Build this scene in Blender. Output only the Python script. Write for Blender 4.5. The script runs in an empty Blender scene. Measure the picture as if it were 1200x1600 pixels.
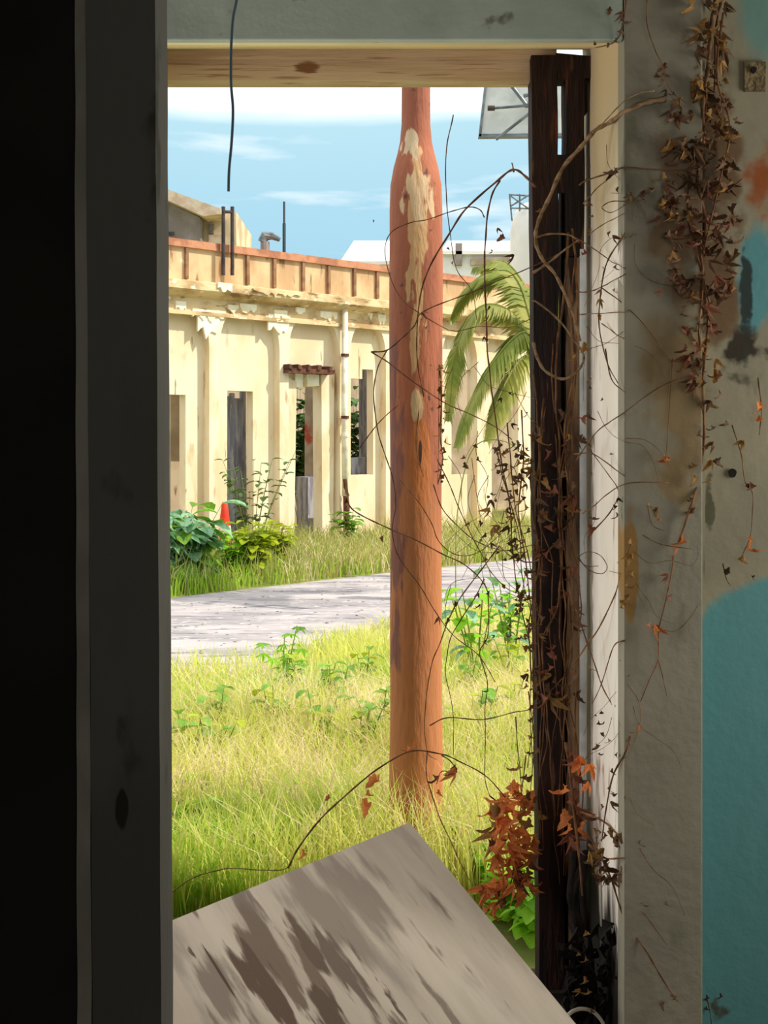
import bpy, bmesh, math, random
from mathutils import Vector, Matrix, noise as mnoise
random.seed(7)
sc = bpy.context.scene
C = sc.collection
F = 2000.0; CH = 1.5; HY = 680.0          # focal length in px, eye height, horizon row (frame 1200x1600)

# ------------------------------------------------------------------ camera
cam_d = bpy.data.cameras.new('camera'); cam = bpy.data.objects.new('camera', cam_d); C.objects.link(cam)
cam_d.sensor_fit = 'VERTICAL'; cam_d.sensor_height = 36; cam_d.sensor_width = 27
cam_d.lens = F / 1600 * 36; cam_d.shift_y = -(800 - HY) / 1600
cam.location = (0, 0, CH); cam.rotation_euler = (math.pi / 2, 0, 0)
cam_d.clip_start = 0.05; cam_d.clip_end = 500
sc.camera = cam

# ------------------------------------------------------------------ colour management
sc.view_settings.view_transform = 'Standard'; sc.view_settings.look = 'None'
sc.view_settings.gamma = 1; sc.view_settings.use_curve_mapping = False
sc.view_settings.exposure = 0.36
sc.cycles.max_bounces = 8; sc.cycles.diffuse_bounces = 5

def lin(c):
    if isinstance(c, str):
        c = [int(c[i:i + 2], 16) for i in (0, 2, 4)]
    return tuple(((v / 255) / 12.92 if v / 255 <= .04045 else ((v / 255 + .055) / 1.055) ** 2.4) for v in c) + (1,)

# ------------------------------------------------------------------ world: blue band under a bright cloud deck
w = bpy.data.worlds.new('sky'); sc.world = w; w.use_nodes = True
nt = w.node_tree; nt.nodes.clear(); L = nt.links.new; N = nt.nodes.new
tc = N('ShaderNodeTexCoord'); sep = N('ShaderNodeSeparateXYZ'); L(tc.outputs['Generated'], sep.inputs[0])
ns = N('ShaderNodeTexNoise'); ns.inputs['Scale'].default_value = 2.2; ns.inputs['Detail'].default_value = 5
mp = N('ShaderNodeMapping'); mp.inputs['Scale'].default_value = (1, 1, 5); L(tc.outputs['Generated'], mp.inputs[0]); L(mp.outputs[0], ns.inputs[0])
ad = N('ShaderNodeMath'); ad.operation = 'MULTIPLY_ADD'; ad.inputs[1].default_value = .05; L(ns.outputs[0], ad.inputs[0]); L(sep.outputs[2], ad.inputs[2])
cr = N('ShaderNodeValToRGB'); L(ad.outputs[0], cr.inputs[0])
e = cr.color_ramp.elements
dim = lambda h: tuple(v / 1.283 for v in lin(h)[:3]) + (1,)
e[0].position = 0.0; e[0].color = dim('b9d9e4')
e[1].position = 1.0; e[1].color = (1.15, 1.17, 1.2, 1)
for p, c in ((.10, dim('a6d6ec')), (.20, dim('b2e0f4')), (.262, dim('c0e9f8')), (.278, (1.1, 1.12, 1.15, 1))):
    k = cr.color_ramp.elements.new(p); k.color = c
n2 = N('ShaderNodeTexNoise'); n2.inputs['Scale'].default_value = 7; n2.inputs['Detail'].default_value = 7
m2 = N('ShaderNodeMapping'); m2.inputs['Scale'].default_value = (1, 1, 6); L(tc.outputs['Generated'], m2.inputs[0]); L(m2.outputs[0], n2.inputs[0])
r2 = N('ShaderNodeValToRGB'); r2.color_ramp.elements[0].position = .57; r2.color_ramp.elements[1].position = .72
r2.color_ramp.elements[1].color = (.5, .5, .5, 1); L(n2.outputs[0], r2.inputs[0])
mx = N('ShaderNodeMix'); mx.data_type = 'RGBA'; L(r2.outputs[0], mx.inputs[0]); L(cr.outputs[0], mx.inputs[6]); mx.inputs[7].default_value = (1, 1, 1, 1)
bg = N('ShaderNodeBackground'); bg.inputs[1].default_value = 1.0; L(mx.outputs[2], bg.inputs[0])
wo = N('ShaderNodeOutputWorld'); L(bg.outputs[0], wo.inputs[0])

# ------------------------------------------------------------------ sun, and added area lamps that brighten the room
sd = bpy.data.lights.new('sun', 'SUN'); sd.energy = 3.5; sd.angle = math.radians(.6); sd.color = (1, .93, .80)
sun = bpy.data.objects.new('sun', sd); C.objects.link(sun)
sun.rotation_euler = Vector((.9, -.11, .85)).to_track_quat('Z', 'Y').to_euler()
wd = bpy.data.lights.new('side_fill', 'AREA'); wd.shape = 'RECTANGLE'; wd.size = .7; wd.size_y = 1.3  # added fill lamp, brightens the front wall
wd.energy = 29.0; wd.color = (1.0, .98, .90)
wl = bpy.data.objects.new('side_fill', wd); C.objects.link(wl)
wl.location = (2.24, 2.52, 1.55); wl.rotation_euler = Vector((1, 0, 0)).to_track_quat('Z', 'Y').to_euler()

bd = bpy.data.lights.new('back_fill', 'AREA'); bd.shape = 'RECTANGLE'; bd.size = 1.3; bd.size_y = 1.2  # added fill lamp before the blank back wall, brightens the partition
bd.energy = 26.0; bd.color = (1.0, .97, .88)
bl_ = bpy.data.objects.new('back_fill', bd); C.objects.link(bl_)
bl_.location = (.9, -2.5, 1.7); bl_.rotation_euler = Vector((-.08, -1, 0)).to_track_quat('Z', 'Y').to_euler()

ld = bpy.data.lights.new('left_fill', 'AREA'); ld.shape = 'RECTANGLE'; ld.size = .5; ld.size_y = 1.9  # added fill lamp before the blank left wall, brightens the reveal
ld.energy = 33.0; ld.color = (1.0, .96, .93)
ll = bpy.data.objects.new('left_fill', ld); C.objects.link(ll)
ll.location = (-2.05, 2.62, 1.3); ll.rotation_euler = Vector((-1, 0, 0)).to_track_quat('Z', 'Y').to_euler()

# ------------------------------------------------------------------ material helpers
def socket(nt, v):
    return v
def material(name, base, rough=.85, second=None, scale=6, stretch=(1, 1, 1), lo=.42, hi=.62, detail=6,
             bump=0.0, bscale=None, blobs=(), spec=.3, metallic=0, rand=0.0, layers=(), trans=0.0, coords='Object'):
    m = bpy.data.materials.new(name); m.use_nodes = True
    nt = m.node_tree; nt.nodes.clear(); N = nt.nodes.new; L = nt.links.new
    out = N('ShaderNodeOutputMaterial'); b = N('ShaderNodeBsdfPrincipled')
    b.inputs['Roughness'].default_value = rough; b.inputs['Metallic'].default_value = metallic
    b.inputs['Specular IOR Level'].default_value = spec
    tc = N('ShaderNodeTexCoord'); mp = N('ShaderNodeMapping'); mp.inputs['Scale'].default_value = stretch
    L(tc.outputs[coords], mp.inputs[0])
    def nz(sc_, det=6, vec=None):
        n = N('ShaderNodeTexNoise'); n.inputs['Scale'].default_value = sc_; n.inputs['Detail'].default_value = det
        L(vec or mp.outputs[0], n.inputs[0]); return n.outputs[0]
    def ramp(v, a, c):
        r = N('ShaderNodeMapRange'); r.interpolation_type = 'SMOOTHSTEP'
        r.inputs[1].default_value = a; r.inputs[2].default_value = c; L(v, r.inputs[0]); return r.outputs[0]
    def mix(f, a, c):
        x = N('ShaderNodeMix'); x.data_type = 'RGBA'
        if hasattr(f, 'links'): L(f, x.inputs[0])
        else: x.inputs[0].default_value = f
        for s_, v in ((6, a), (7, c)):
            if hasattr(v, 'links'): L(v, x.inputs[s_])
            else: x.inputs[s_].default_value = v
        return x.outputs[2]
    col = lin(base)
    if second is not None:
        col = mix(ramp(nz(scale, detail), lo, hi), col, lin(second))
    for (c, s_, st, a, z_) in layers:                     # further noise layers: colour, scale, stretch, lo, hi
        mq = N('ShaderNodeMapping'); mq.inputs['Scale'].default_value = st; mq.inputs['Location'].default_value = (s_ * 1.7, 3.1, s_)
        L(tc.outputs[coords], mq.inputs[0])
        col = mix(ramp(nz(s_, 7, mq.outputs[0]), a, z_), col, lin(c))
    if blobs:
        sx = N('ShaderNodeSeparateXYZ'); L(tc.outputs[coords], sx.inputs[0])
        for (c, ax, u0, v0, ru, rv, wob, wsc, soft) in blobs:  # painted stains with a shape of their own
            def lin1(o, c0, r):
                q = N('ShaderNodeMath'); q.operation = 'MULTIPLY_ADD'; q.inputs[1].default_value = 1 / r; q.inputs[2].default_value = -c0 / r
                L(sx.outputs[o], q.inputs[0]); p = N('ShaderNodeMath'); p.operation = 'MULTIPLY'; L(q.outputs[0], p.inputs[0]); L(q.outputs[0], p.inputs[1]); return p.outputs[0]
            s1 = N('ShaderNodeMath'); s1.operation = 'ADD'; L(lin1(ax[0], u0, ru), s1.inputs[0]); L(lin1(ax[1], v0, rv), s1.inputs[1])
            n_ = ramp(nz(wsc, 8), .30, .70); q = N('ShaderNodeMath'); q.operation = 'MULTIPLY_ADD'; q.inputs[1].default_value = wob; L(n_, q.inputs[0]); L(s1.outputs[0], q.inputs[2])
            f = ramp(q.outputs[0], 1 + wob * .5 + soft, 1 + wob * .5 - soft)
            r = f.node
            # a falling smoothstep: swap ends
            r.inputs[1].default_value = 1 + wob * .5 - soft; r.inputs[2].default_value = 1 + wob * .5 + soft
            r.inputs[3].default_value = 1; r.inputs[4].default_value = 0
            col = mix(f, col, lin(c))
    if rand:
        oi = N('ShaderNodeObjectInfo'); hs = N('ShaderNodeHueSaturation')
        rr = N('ShaderNodeMapRange'); rr.inputs[3].default_value = 1 - rand; rr.inputs[4].default_value = 1 + rand
        L(oi.outputs['Random'], rr.inputs[0]); L(rr.outputs[0], hs.inputs['Value'])
        if hasattr(col, 'links'): L(col, hs.inputs['Color'])
        else: hs.inputs['Color'].default_value = col
        col = hs.outputs[0]
    if hasattr(col, 'links'): L(col, b.inputs['Base Color'])
    else: b.inputs['Base Color'].default_value = col
    if bump:
        bp = N('ShaderNodeBump'); bp.inputs['Strength'].default_value = bump; bp.inputs['Distance'].default_value = .02
        L(nz(bscale or scale * 4, 8), bp.inputs['Height']); L(bp.outputs[0], b.inputs['Normal'])
    if trans:
        t = N('ShaderNodeBsdfTranslucent'); ms = N('ShaderNodeMixShader'); ms.inputs[0].default_value = trans
        if hasattr(col, 'links'): L(col, t.inputs[0])
        else: t.inputs[0].default_value = col
        L(b.outputs[0], ms.inputs[1]); L(t.outputs[0], ms.inputs[2]); L(ms.outputs[0], out.inputs[0])
    else:
        L(b.outputs[0], out.inputs[0])
    return m

# ------------------------------------------------------------------ mesh helpers
def px(x, y, d):                      # a photograph pixel at distance d, as a place in the world
    return Vector(((x - 600) / F * d, d, CH - (y - HY) / F * d))

class MB:
    def __init__(s): s.v = []; s.f = []
    def add(s, vs, fs):
        o = len(s.v); s.v += [tuple(v) for v in vs]; s.f += [tuple(i + o for i in f) for f in fs]; return s
    def box(s, a, b, jit=0):
        (x0, y0, z0), (x1, y1, z1) = a, b
        j = lambda: random.uniform(-jit, jit)
        vs = [(x + j(), y + j(), z + j()) for z in (z0, z1) for x, y in ((x0, y0), (x1, y0), (x1, y1), (x0, y1))]
        return s.add(vs, [(3, 2, 1, 0), (4, 5, 6, 7), (0, 1, 5, 4), (1, 2, 6, 5), (2, 3, 7, 6), (3, 0, 4, 7)])
    def prism(s, poly, axis, t0, t1):
        """poly of (u,w) points; axis 'y': extruded along y with (u,w)=(x,z); 'x': (y,z); 'z': (x,y)"""
        n = len(poly)
        mk = {'y': lambda p, t: (p[0], t, p[1]), 'x': lambda p, t: (t, p[0], p[1]), 'z': lambda p, t: (p[0], p[1], t)}[axis]
        vs = [mk(p, t0) for p in poly] + [mk(p, t1) for p in poly]
        fs = [tuple(range(n)), tuple(range(2 * n - 1, n - 1, -1))] + [(i, i + n, (i + 1) % n + n, (i + 1) % n) for i in range(n)]
        return s.add(vs, fs)
    def tube(s, pts, rad, sides=6, cap=True):
        pts = [Vector(p) for p in pts]; n = len(pts); o = len(s.v); up = None
        for i, p in enumerate(pts):
            t = (pts[min(i + 1, n - 1)] - pts[max(i - 1, 0)])
            t = t.normalized() if t.length > 1e-9 else Vector((0, 0, 1))
            if up is None: up = t.orthogonal().normalized()
            a = (up - t * up.dot(t)); a = a.normalized() if a.length > 1e-6 else t.orthogonal().normalized(); up = a
            b = t.cross(a); r = rad[i] if isinstance(rad, (list, tuple)) else rad
            for k in range(sides):
                q = 2 * math.pi * k / sides; s.v.append(tuple(p + a * (math.cos(q) * r) + b * (math.sin(q) * r)))
        for i in range(n - 1):
            for k in range(sides):
                s.f.append((o + i * sides + k, o + i * sides + (k + 1) % sides, o + (i + 1) * sides + (k + 1) % sides, o + (i + 1) * sides + k))
        if cap:
            s.f.append(tuple(o + k for k in range(sides - 1, -1, -1))); s.f.append(tuple(o + (n - 1) * sides + k for k in range(sides)))
        return s
    def lathe(s, prof, c=(0, 0), sides=32):
        """prof of (r,z); turned about a vertical axis through c"""
        o = len(s.v); n = len(prof)
        for r, z in prof:
            for k in range(sides):
                q = 2 * math.pi * k / sides; s.v.append((c[0] + r * math.cos(q), c[1] + r * math.sin(q), z))
        for i in range(n - 1):
            for k in range(sides):
                s.f.append((o + i * sides + k, o + i * sides + (k + 1) % sides, o + (i + 1) * sides + (k + 1) % sides, o + (i + 1) * sides + k))
        s.f.append(tuple(o + k for k in range(sides - 1, -1, -1))); s.f.append(tuple(o + (n - 1) * sides + k for k in range(sides)))
        return s
    def mesh(s, name, m, smooth=False, bevel=0):
        me = bpy.data.meshes.new(name); me.from_pydata(s.v, [], s.f)
        bm = bmesh.new(); bm.from_mesh(me)
        if bevel:
            bmesh.ops.bevel(bm, geom=list(bm.edges), offset=bevel, segments=2, affect='EDGES', profile=.6)
        bmesh.ops.recalc_face_normals(bm, faces=bm.faces); bm.to_mesh(me); bm.free()
        if smooth: me.polygons.foreach_set('use_smooth', [True] * len(me.polygons))
        for q in (m if isinstance(m, (list, tuple)) else [m]): me.materials.append(q)
        return me
    def build(s, name, m, parent=None, smooth=False, bevel=0, loc=None):
        o = bpy.data.objects.new(name, s.mesh(name, m, smooth, bevel)); C.objects.link(o)
        if parent: o.parent = parent
        if loc is not None: o.location = loc
        return o

def tag(o, label=None, cat=None, group=None, kind=None):
    if label: o['label'] = label
    if cat: o['category'] = cat
    if group: o['group'] = group
    if kind: o['kind'] = kind
    return o
def empty(name, loc, label, cat, group=None, rz=0):
    o = bpy.data.objects.new(name, None); C.objects.link(o); o.location = loc; o.rotation_euler = (0, 0, rz)
    o.empty_display_size = .1
    return tag(o, label, cat, group)
def inst(name, me, parent, mw):
    o = bpy.data.objects.new(name, me); C.objects.link(o)
    if parent: o.parent = parent; mw = Matrix.Translation(parent.location).inverted() @ mw if parent.rotation_euler.z == 0 else mw
    o.matrix_local = mw; return o
def catmull(P, n=7):
    P = [Vector(p) for p in P]
    if len(P) < 3: return [P[0].lerp(P[-1], i / n) for i in range(n + 1)]
    Q = [P[0] * 2 - P[1]] + P + [P[-1] * 2 - P[-2]]; out = []
    for i in range(1, len(Q) - 2):
        a, b, c, d = Q[i - 1:i + 3]
        for k in range(n):
            t = k / n
            out.append(.5 * ((2 * b) + (c - a) * t + (2 * a - 5 * b + 4 * c - d) * t * t + (3 * b - a - 3 * c + d) * t ** 3))
    out.append(P[-1]); return out

# ------------------------------------------------------------------ materials
FX = lambda x, d=3.05: (x - 600) / F * d
FZ = lambda y, d=3.05: CH - (y - HY) / F * d
XZ = (0, 2); YZ = (1, 2)
M = {}
wall_blobs = [
    # colour, axes, centre u v, radii, wobble, noise scale, softness
    ('57898a', XZ, FX(1330), FZ(1340), .70, .69, .10, 4, .05),     # teal paint low down
    ('53868a', XZ, FX(1180), FZ(430), .05, .13, 1.0, 7, .3),
    ('6b8c84', XZ, FX(1190), FZ(20), .07, .10, 1.2, 5, .6),
    ('8a4a22', XZ, FX(1190), FZ(280), .045, .09, 2.4, 7, .7),
    ('665038', XZ, FX(1110), FZ(330), .06, .30, 2.2, 9, .6),
    ('453626', XZ, FX(1100), FZ(300), .025, .17, 2.2, 12, .5),
    ('332c22', XZ, FX(1165), FZ(560), .04, .05, 3.5, 14, .9),
    ('2a3634', XZ, FX(1165), FZ(470), .012, .10, 3.0, 16, .6),
    ('55523f', XZ, FX(1108), FZ(790), .010, .06, 3.2, 18, .7),
    ('4a4a3c', XZ, FX(1125), FZ(1580), .02, .03, 3.2, 18, .7),
]
M['wall_paint'] = material('wall_paint', '928a72', .9, '827d6a', 3, lo=.35, hi=.7, bump=.10, bscale=30, blobs=wall_blobs,
                           layers=[('5d5a48', 14, (1, 1, .4), .62, .75)])
M['casing_paint'] = material('casing_paint', '938c7a', .85, '85806f', 2.5, lo=.35, hi=.7, bump=.15, bscale=40, blobs=[
    ('8a6a3c', XZ, FX(985, 2.97), FZ(880, 2.97), .018, .12, .8, 12, .3),
    ('75624a', XZ, FX(1070, 2.97), FZ(340, 2.97), .07, .16, 2.2, 10, .8),
    ('83704f', XZ, FX(1060, 2.97), FZ(620, 2.97), .07, .22, 2.0, 9, .9)],
    layers=[('6f6c58', 9, (1, 1, .5), .6, .75)])
M['lintel_paint'] = material('lintel_paint', 'aab3a5', .85, '9aa497', 3, bump=.12, bscale=30, layers=[('6b6a58', 12, (1, 1, 1), .63, .72)])
M['reveal_paint'] = material('reveal_paint', 'efe6da', .8, 'e2d8ca', 4, (1, 1, .3), bump=.15, bscale=30,
                             layers=[('b3a898', 16, (1, 1, .25), .62, .7)], blobs=[('241e18', YZ, 3.3, .0, .7, .34, 1.2, 8, .45), ('b9a582', YZ, 3.3, 2.45, .6, .42, 1.0, 4, .8)])
M['soffit_paint'] = material('soffit_paint', 'f5e2b4', .8, 'e8d3a2', 5, (.4, 1, 1), bump=.1)
M['beam_wood'] = material('beam_wood', 'dcc3a4', .75, 'c8aa88', 5, (.5, 3, 10), bump=.25, bscale=20, blobs=[
    ('8a6240', XZ, FX(480, 3.5), FZ(106, 3.5), .035, .016, .8, 25, .4)], layers=[('ad8d6a', 9, (.6, 3, 14), .58, .7)])
M['dark_wood'] = material('dark_wood', '2e1a14', .8, '1a0f0d', 6, (3, 3, .5), bump=.5, bscale=30,
                          layers=[('4f2a1a', 9, (3, 3, .35), .56, .68), ('61412c', 20, (2, 2, .3), .66, .74)])
M['jamb_wood'] = material('jamb_wood', '8a7258', .8, '5e4938', 6, (4, 4, .4), bump=.4, bscale=30, layers=[('2c1e18', 9, (3, 3, .3), .58, .64)])
M['shaded_partition'] = material('shaded_partition', '1c1a14', .95, '15140f', 4, bump=.1)  # near-black stands in for the shade on this wall
M['grey_post'] = material('grey_post', '57544f', .85, '4b4843', 3, (1, 1, .5), bump=.12, bscale=40, blobs=[
    ('23201a', XZ, FX(192, 2.15), FZ(1262, 2.15), .011, .035, .5, 30, .3)], layers=[('3a372f', 9, (1, 1, .5), .62, .72)])
M['strip_paint'] = material('strip_paint', '86837a', .85, '747168', 8, (1, 1, .5), bump=.1)
M['plaster_in'] = material('plaster_in', '6f6d60', .95, '5e5c50', 3, bump=.1)
M['floor_in'] = material('floor_in', '4b4136', .95, '33291f', 6, bump=.5)
T = Vector((.066, 3.3, .502)); e1 = Vector((-.781, -.609, -.133)).normalized(); e2 = Vector((.573, -.621, -.522)); e2 = (e2 - e1 * e2.dot(e1)).normalized(); e3 = e1.cross(e2)
def bb(x, y):                        # place on the panel (its own axes) seen at a pixel
    r_ = Vector(((x - 600) / F, 1, -(y - HY) / F)); o = Vector((0, 0, CH)); k = e3.dot(T - o) / e3.dot(r_); p = o + r_ * k - T
    return p.dot(e1), p.dot(e2)
def bblob(c, x, y, ra, rb, wob, wsc, soft):
    a, b_ = bb(x, y); return (c, (0, 1), a, b_, ra, rb, wob, wsc, soft)
M['board'] = material('board', 'cfc2b0', .7, 'bcae9d', 3, (3.5, .55, 1), lo=.35, hi=.65, bump=.12, bscale=30,
    layers=[('a3978a', 6, (2.6, .5, 1), .50, .68), ('8a7c6f', 13, (2.2, .35, 1), .60, .68)],
    blobs=[bblob('978a7d', 540, 1420, .12, .16, 2.4, 5, .7), bblob('83756a', 400, 1440, .035, .12, 2.4, 7, .5), bblob('7b6a5c', 440, 1500, .05, .14, 3.0, 7, .5), bblob('76665a', 560, 1530, .05, .12, 3.0, 8, .5),
           bblob('8c7e72', 340, 1540, .04, .09, 2, 7, .5), bblob('655244', 410, 1530, .03, .11, 2.6, 9, .45), bblob('66544a', 615, 1565, .006, .05, 5, 16, .7), bblob('655446', 510, 1585, .04, .05, 3, 9, .5),
           bblob('5f4f44', 305, 1495, .005, .02, 4.5, 18, .6), bblob('574639', 345, 1522, .003, .08, .8, 14, .3), bblob('6c5a4d', 475, 1470, .018, .07, 2.6, 10, .5)])
M['board_edge'] = material('board_edge', '6f6253', .8, '4a3f34', 20, bump=.2)
M['pole'] = material('pole', 'b56c4e', .72, 'a2604a', 3.5, (2, 2, .5), lo=.4, hi=.62, bump=.3, bscale=30,
    layers=[('925140', 5, (1.5, 1.5, .4), .56, .66), ('6f4a42', 26, (1, 1, 1), .66, .72)],
    blobs=[('c07a50', XZ, .0, .50, .3, .85, .8, 4, .4), ('8d5a52', XZ, -.075, 1.30, .03, .50, 2.6, 12, .6),
           ('c97a48', XZ, .012, 1.40, .036, .17, .5, 6, .2), ('4a2d24', XZ, .012, 1.44, .006, .045, .8, 18, .3),
           ('d9b88c', XZ, .002, 1.60, .02, .05, 1.2, 16, .3),
           ('d8ab7c', XZ, .0, 2.12, .03, .30, 2.6, 15, .25), ('e0bf98', XZ, .01, 2.32, .05, .07, 2.4, 18, .25), ('dcc29f', XZ, -.02, 2.50, .03, .05, 2.2, 20, .3)])
M['bark_vine'] = material('bark_vine', '5a3a22', .85, '7a5636', 30, rand=.25)
M['pale_vine'] = material('pale_vine', '8f7558', .85, '6b5238', 20, (1, 1, 3), rand=.2, bump=.3)
M['dry_leaf_orange'] = material('dry_leaf_orange', 'e08c50', .8, 'bd6a34', 25, rand=.35, trans=.5)
M['dry_leaf_brown'] = material('dry_leaf_brown', '6d5038', .85, '4c3625', 25, rand=.35, trans=.15)
M['dry_leaf_red'] = material('dry_leaf_red', '84503a', .8, '5e3828', 25, rand=.3, trans=.25)
M['dry_leaf_tan'] = material('dry_leaf_tan', '9a7440', .8, '7a5a30', 25, rand=.35, trans=.3)
M['facade'] = material('facade', 'e9d8ba', .9, 'dfc8a2', 1.3, (1, 1, .6), bump=.35, bscale=9,
    layers=[('c8ad84', 3.5, (1.5, 1.5, .5), .60, .74), ('a48b68', 7, (2, 2, .35), .66, .74)])
M['pilaster'] = material('pilaster', 'ecdcbe', .9, 'dfc6a0', 3, (1, 1, .5), bump=.4, bscale=10,
    layers=[('bfa07a', 7, (1, 1, .25), .60, .70)])
M['stained'] = material('stained', 'e0c69a', .9, 'b99a6e', 2.6, (1, 1, 1.6), lo=.40, hi=.62, bump=.5, bscale=9,
    layers=[('8a6d4a', 6, (.6, .6, 2), .56, .68), ('f3e4c2', 9, (.7, 1, 1), .62, .66)])
M['parapet'] = material('parapet', 'd9bb90', .9, 'c09c74', 2.2, (1, 1, .6), lo=.4, hi=.6, bump=.5, bscale=9,
    layers=[('8b6a4c', 5, (1.6, 1, .4), .58, .68), ('f3dfb6', 4, (1, 1, 1), .66, .69)])
M['rust'] = material('rust', 'c48a68', .85, 'a86f54', 5, bump=.4)
M['rust_dark'] = material('rust_dark', '6f4634', .85, '4d3228', 9, bump=.4)
M['peel'] = material('peel', 'fbf2d8', .9, 'efe0bd', 5, bump=.3)
M['interior_old'] = material('interior_old', 'b8a68e', .92, '9c8a74', 1.6, bump=.3, layers=[('776654', 5, (1, 1, .4), .62, .7)])
M['plank_grey'] = material('plank_grey', 'a6a6ae', .85, '7c7c88', 4, (4, 4, .6), lo=.4, hi=.6, bump=.4, rand=.25, layers=[('b8b4b2', 9, (5, 5, .5), .6, .66)])
M['pipe_white'] = material('pipe_white', 'f6efdd', .5, 'd9cdb4', 6, bump=.1, layers=[('9b7f5f', 8, (1, 1, .6), .66, .7)])
M['graffiti'] = material('graffiti', 'b3a18c', .9, '9a8874', 3, bump=.3, blobs=[('b2503c', XZ, 0, 1.55, .12, .24, 1.5, 6, .4)])
M['roof_tile'] = material('roof_tile', 'd9c3ab', .85, 'c5a98e', 3, bump=.3)
M['gable_grey'] = material('gable_grey', '9a8d86', .9, '84776e', 1.5, bump=.3)
M['cream_block'] = material('cream_block', 'd8c09c', .9, 'b9a07e', 1.2, bump=.3)
M['white_wall'] = material('white_wall', 'f1eee8', .8, 'dfd9d2', .6, bump=.1)
M['panel_white'] = material('panel_white', 'd4d2cc', .6, 'c4c2bc', 5)
M['metal_grey'] = material('metal_grey', '7f8486', .5, '5f6466', 8, metallic=.4)
M['dark_metal'] = material('dark_metal', '4a3c38', .6, '332926', 9)
M['wire'] = material('wire', '3b4a52', .6)
M['wire_in'] = material('wire_in', '6a5a42', .6)
M['cone'] = material('cone', 'ef4a2a', .5, 'd93a20', 6)
M['cone_band'] = material('cone_band', 'e8c9b8', .5)
M['cable_white'] = material('cable_white', 'd8cdbf', .5)
M['soil'] = material('soil', '8f8a50', .95, '78843c', 1.5, bump=.6, bscale=12, layers=[('b8a870', 3, (1, 1, 1), .56, .68)])
M['sand'] = material('sand', 'b0a384', .95, '98906a', 1.4, bump=.5, bscale=14)
M['road'] = material('road', 'b5adab', .92, '8f8a8c', 1.6, (.7, 1.6, 1), lo=.38, hi=.66, bump=.6, bscale=16,
                     layers=[('6f6d72', 4, (.6, 2.4, 1), .55, .68), ('cbc3c0', 9, (1, 2, 1), .60, .68)])
M['stone'] = material('stone', 'a39b90', .9, '827a70', 6, bump=.5, rand=.2)
def grassm(n, a, b, t=.4): return material(n, a, .7, b, 2.2, lo=.35, hi=.65, trans=t)
M['grass_green'] = grassm('grass_green', 'a6cc3c', 'c0dc58')
M['grass_yellow'] = grassm('grass_yellow', 'e2e07c', 'cbd660')
M['grass_straw'] = grassm('grass_straw', 'f6e4c0', 'e6cf9e')
M['grass_olive'] = grassm('grass_olive', '93a048', 'b3ad62')
M['leaf_bright'] = material('leaf_bright', '86c425', .55, 'a3d234', 20, rand=.2, trans=.4)
M['leaf_mid'] = material('leaf_mid', '6a9a30', .55, '88b040', 12, rand=.25, trans=.35)
M['leaf_blue'] = material('leaf_blue', '8fb892', .5, '6a9f68', 8, rand=.25, trans=.3)
M['leaf_yellow'] = material('leaf_yellow', 'b8c028', .55, '8fa82a', 12, rand=.25, trans=.4)
M['leaf_dark'] = material('leaf_dark', '4b6a36', .6, '62804a', 6, rand=.25, trans=.25)
M['leaf_palm'] = material('leaf_palm', '8a963c', .55, 'b0ae58', 3, rand=.2, trans=.4)
M['stalk'] = material('stalk', '8a9440', .7, '6f7a34', 10)
M['trunk'] = material('trunk', '8f7a5c', .9, '6d5a42', 10, bump=.6)
M['dark_root'] = material('dark_root', '1d150f', .9, '0f0b08', 20)

# ================================================================== THE ROOM (setting)
def struct(name, mb, m, bevel=0, smooth=False):
    return tag(mb.build(name, m, None, smooth, bevel), kind='structure')
JX = .5625                                    # right jamb of the doorway
struct('floor', MB().box((-2.1, -2.6, -.12), (2.4, 3.6, 0)), M['floor_in'])
struct('ceiling', MB().box((-2.1, -2.6, 2.95), (2.4, 3.0, 3.1)), M['plaster_in'])
struct('wall_back', MB().box((-2.1, -2.75, 0), (2.4, -2.6, 3.1)), M['plaster_in'])
struct('wall_left', MB().box((-2.25, -2.75, 0), (-2.1, 3.0, 3.1)), M['plaster_in'])
# right wall with an added window hole (outside the frame; the side lamp lights the front wall)
mb = MB(); X0, X1 = 2.4, 2.55
mb.box((X0, -2.75, 0), (X1, 2.1, 3.1)); mb.box((X0, 2.1, 0), (X1, 2.95, .85)); mb.box((X0, 2.1, 2.25), (X1, 2.95, 3.1)); mb.box((X0, 2.95, 0), (X1, 3.6, 3.1))
struct('wall_right', mb, M['plaster_in'])
win = MB().box((2.46, 2.1, .85), (2.48, 2.95, 2.25)); struct('added_window_1', win, material('opaque_pane', 'c9cfc8', .4))  # added unseen window, an opaque pane behind the side lamp
# front wall: left pier, right pier, masonry above the doorway with its splayed soffit
struct('wall_front_left', MB().box((-2.1, 3.0, 0), (-1.25, 3.6, 3.0)), M['reveal_paint'])  # unseen pier, set far left and pale so more light reaches the reveal
wf = MB().box((JX + .19, 3.05, 0), (2.4, 3.6, 3.0)).box((JX + .004, 3.0, 0), (JX + .19, 3.6, 3.0))
struct('wall_front', wf, M['wall_paint'])
# plastered reveal skin, uneven and a little proud
mb = MB(); random.seed(3)
nz_, ny_ = 40, 8; vs = []; fs = []
for i in range(nz_ + 1):
    for j in range(ny_ + 1):
        z = 2.60 * i / nz_; y = 2.985 + .61 * j / ny_
        vs.append((JX - .004 + .004 * mnoise.noise(Vector((y * 4, z * 5, 1))), y, z))
for i in range(nz_):
    for j in range(ny_):
        a = i * (ny_ + 1) + j; fs.append((a, a + 1, a + ny_ + 2, a + ny_ + 1))
mb.add(vs, fs); rv = struct('wall_reveal', mb, M['reveal_paint'], smooth=True)
sol = rv.modifiers.new('thick', 'SOLIDIFY'); sol.thickness = .006; sol.offset = 1
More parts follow.
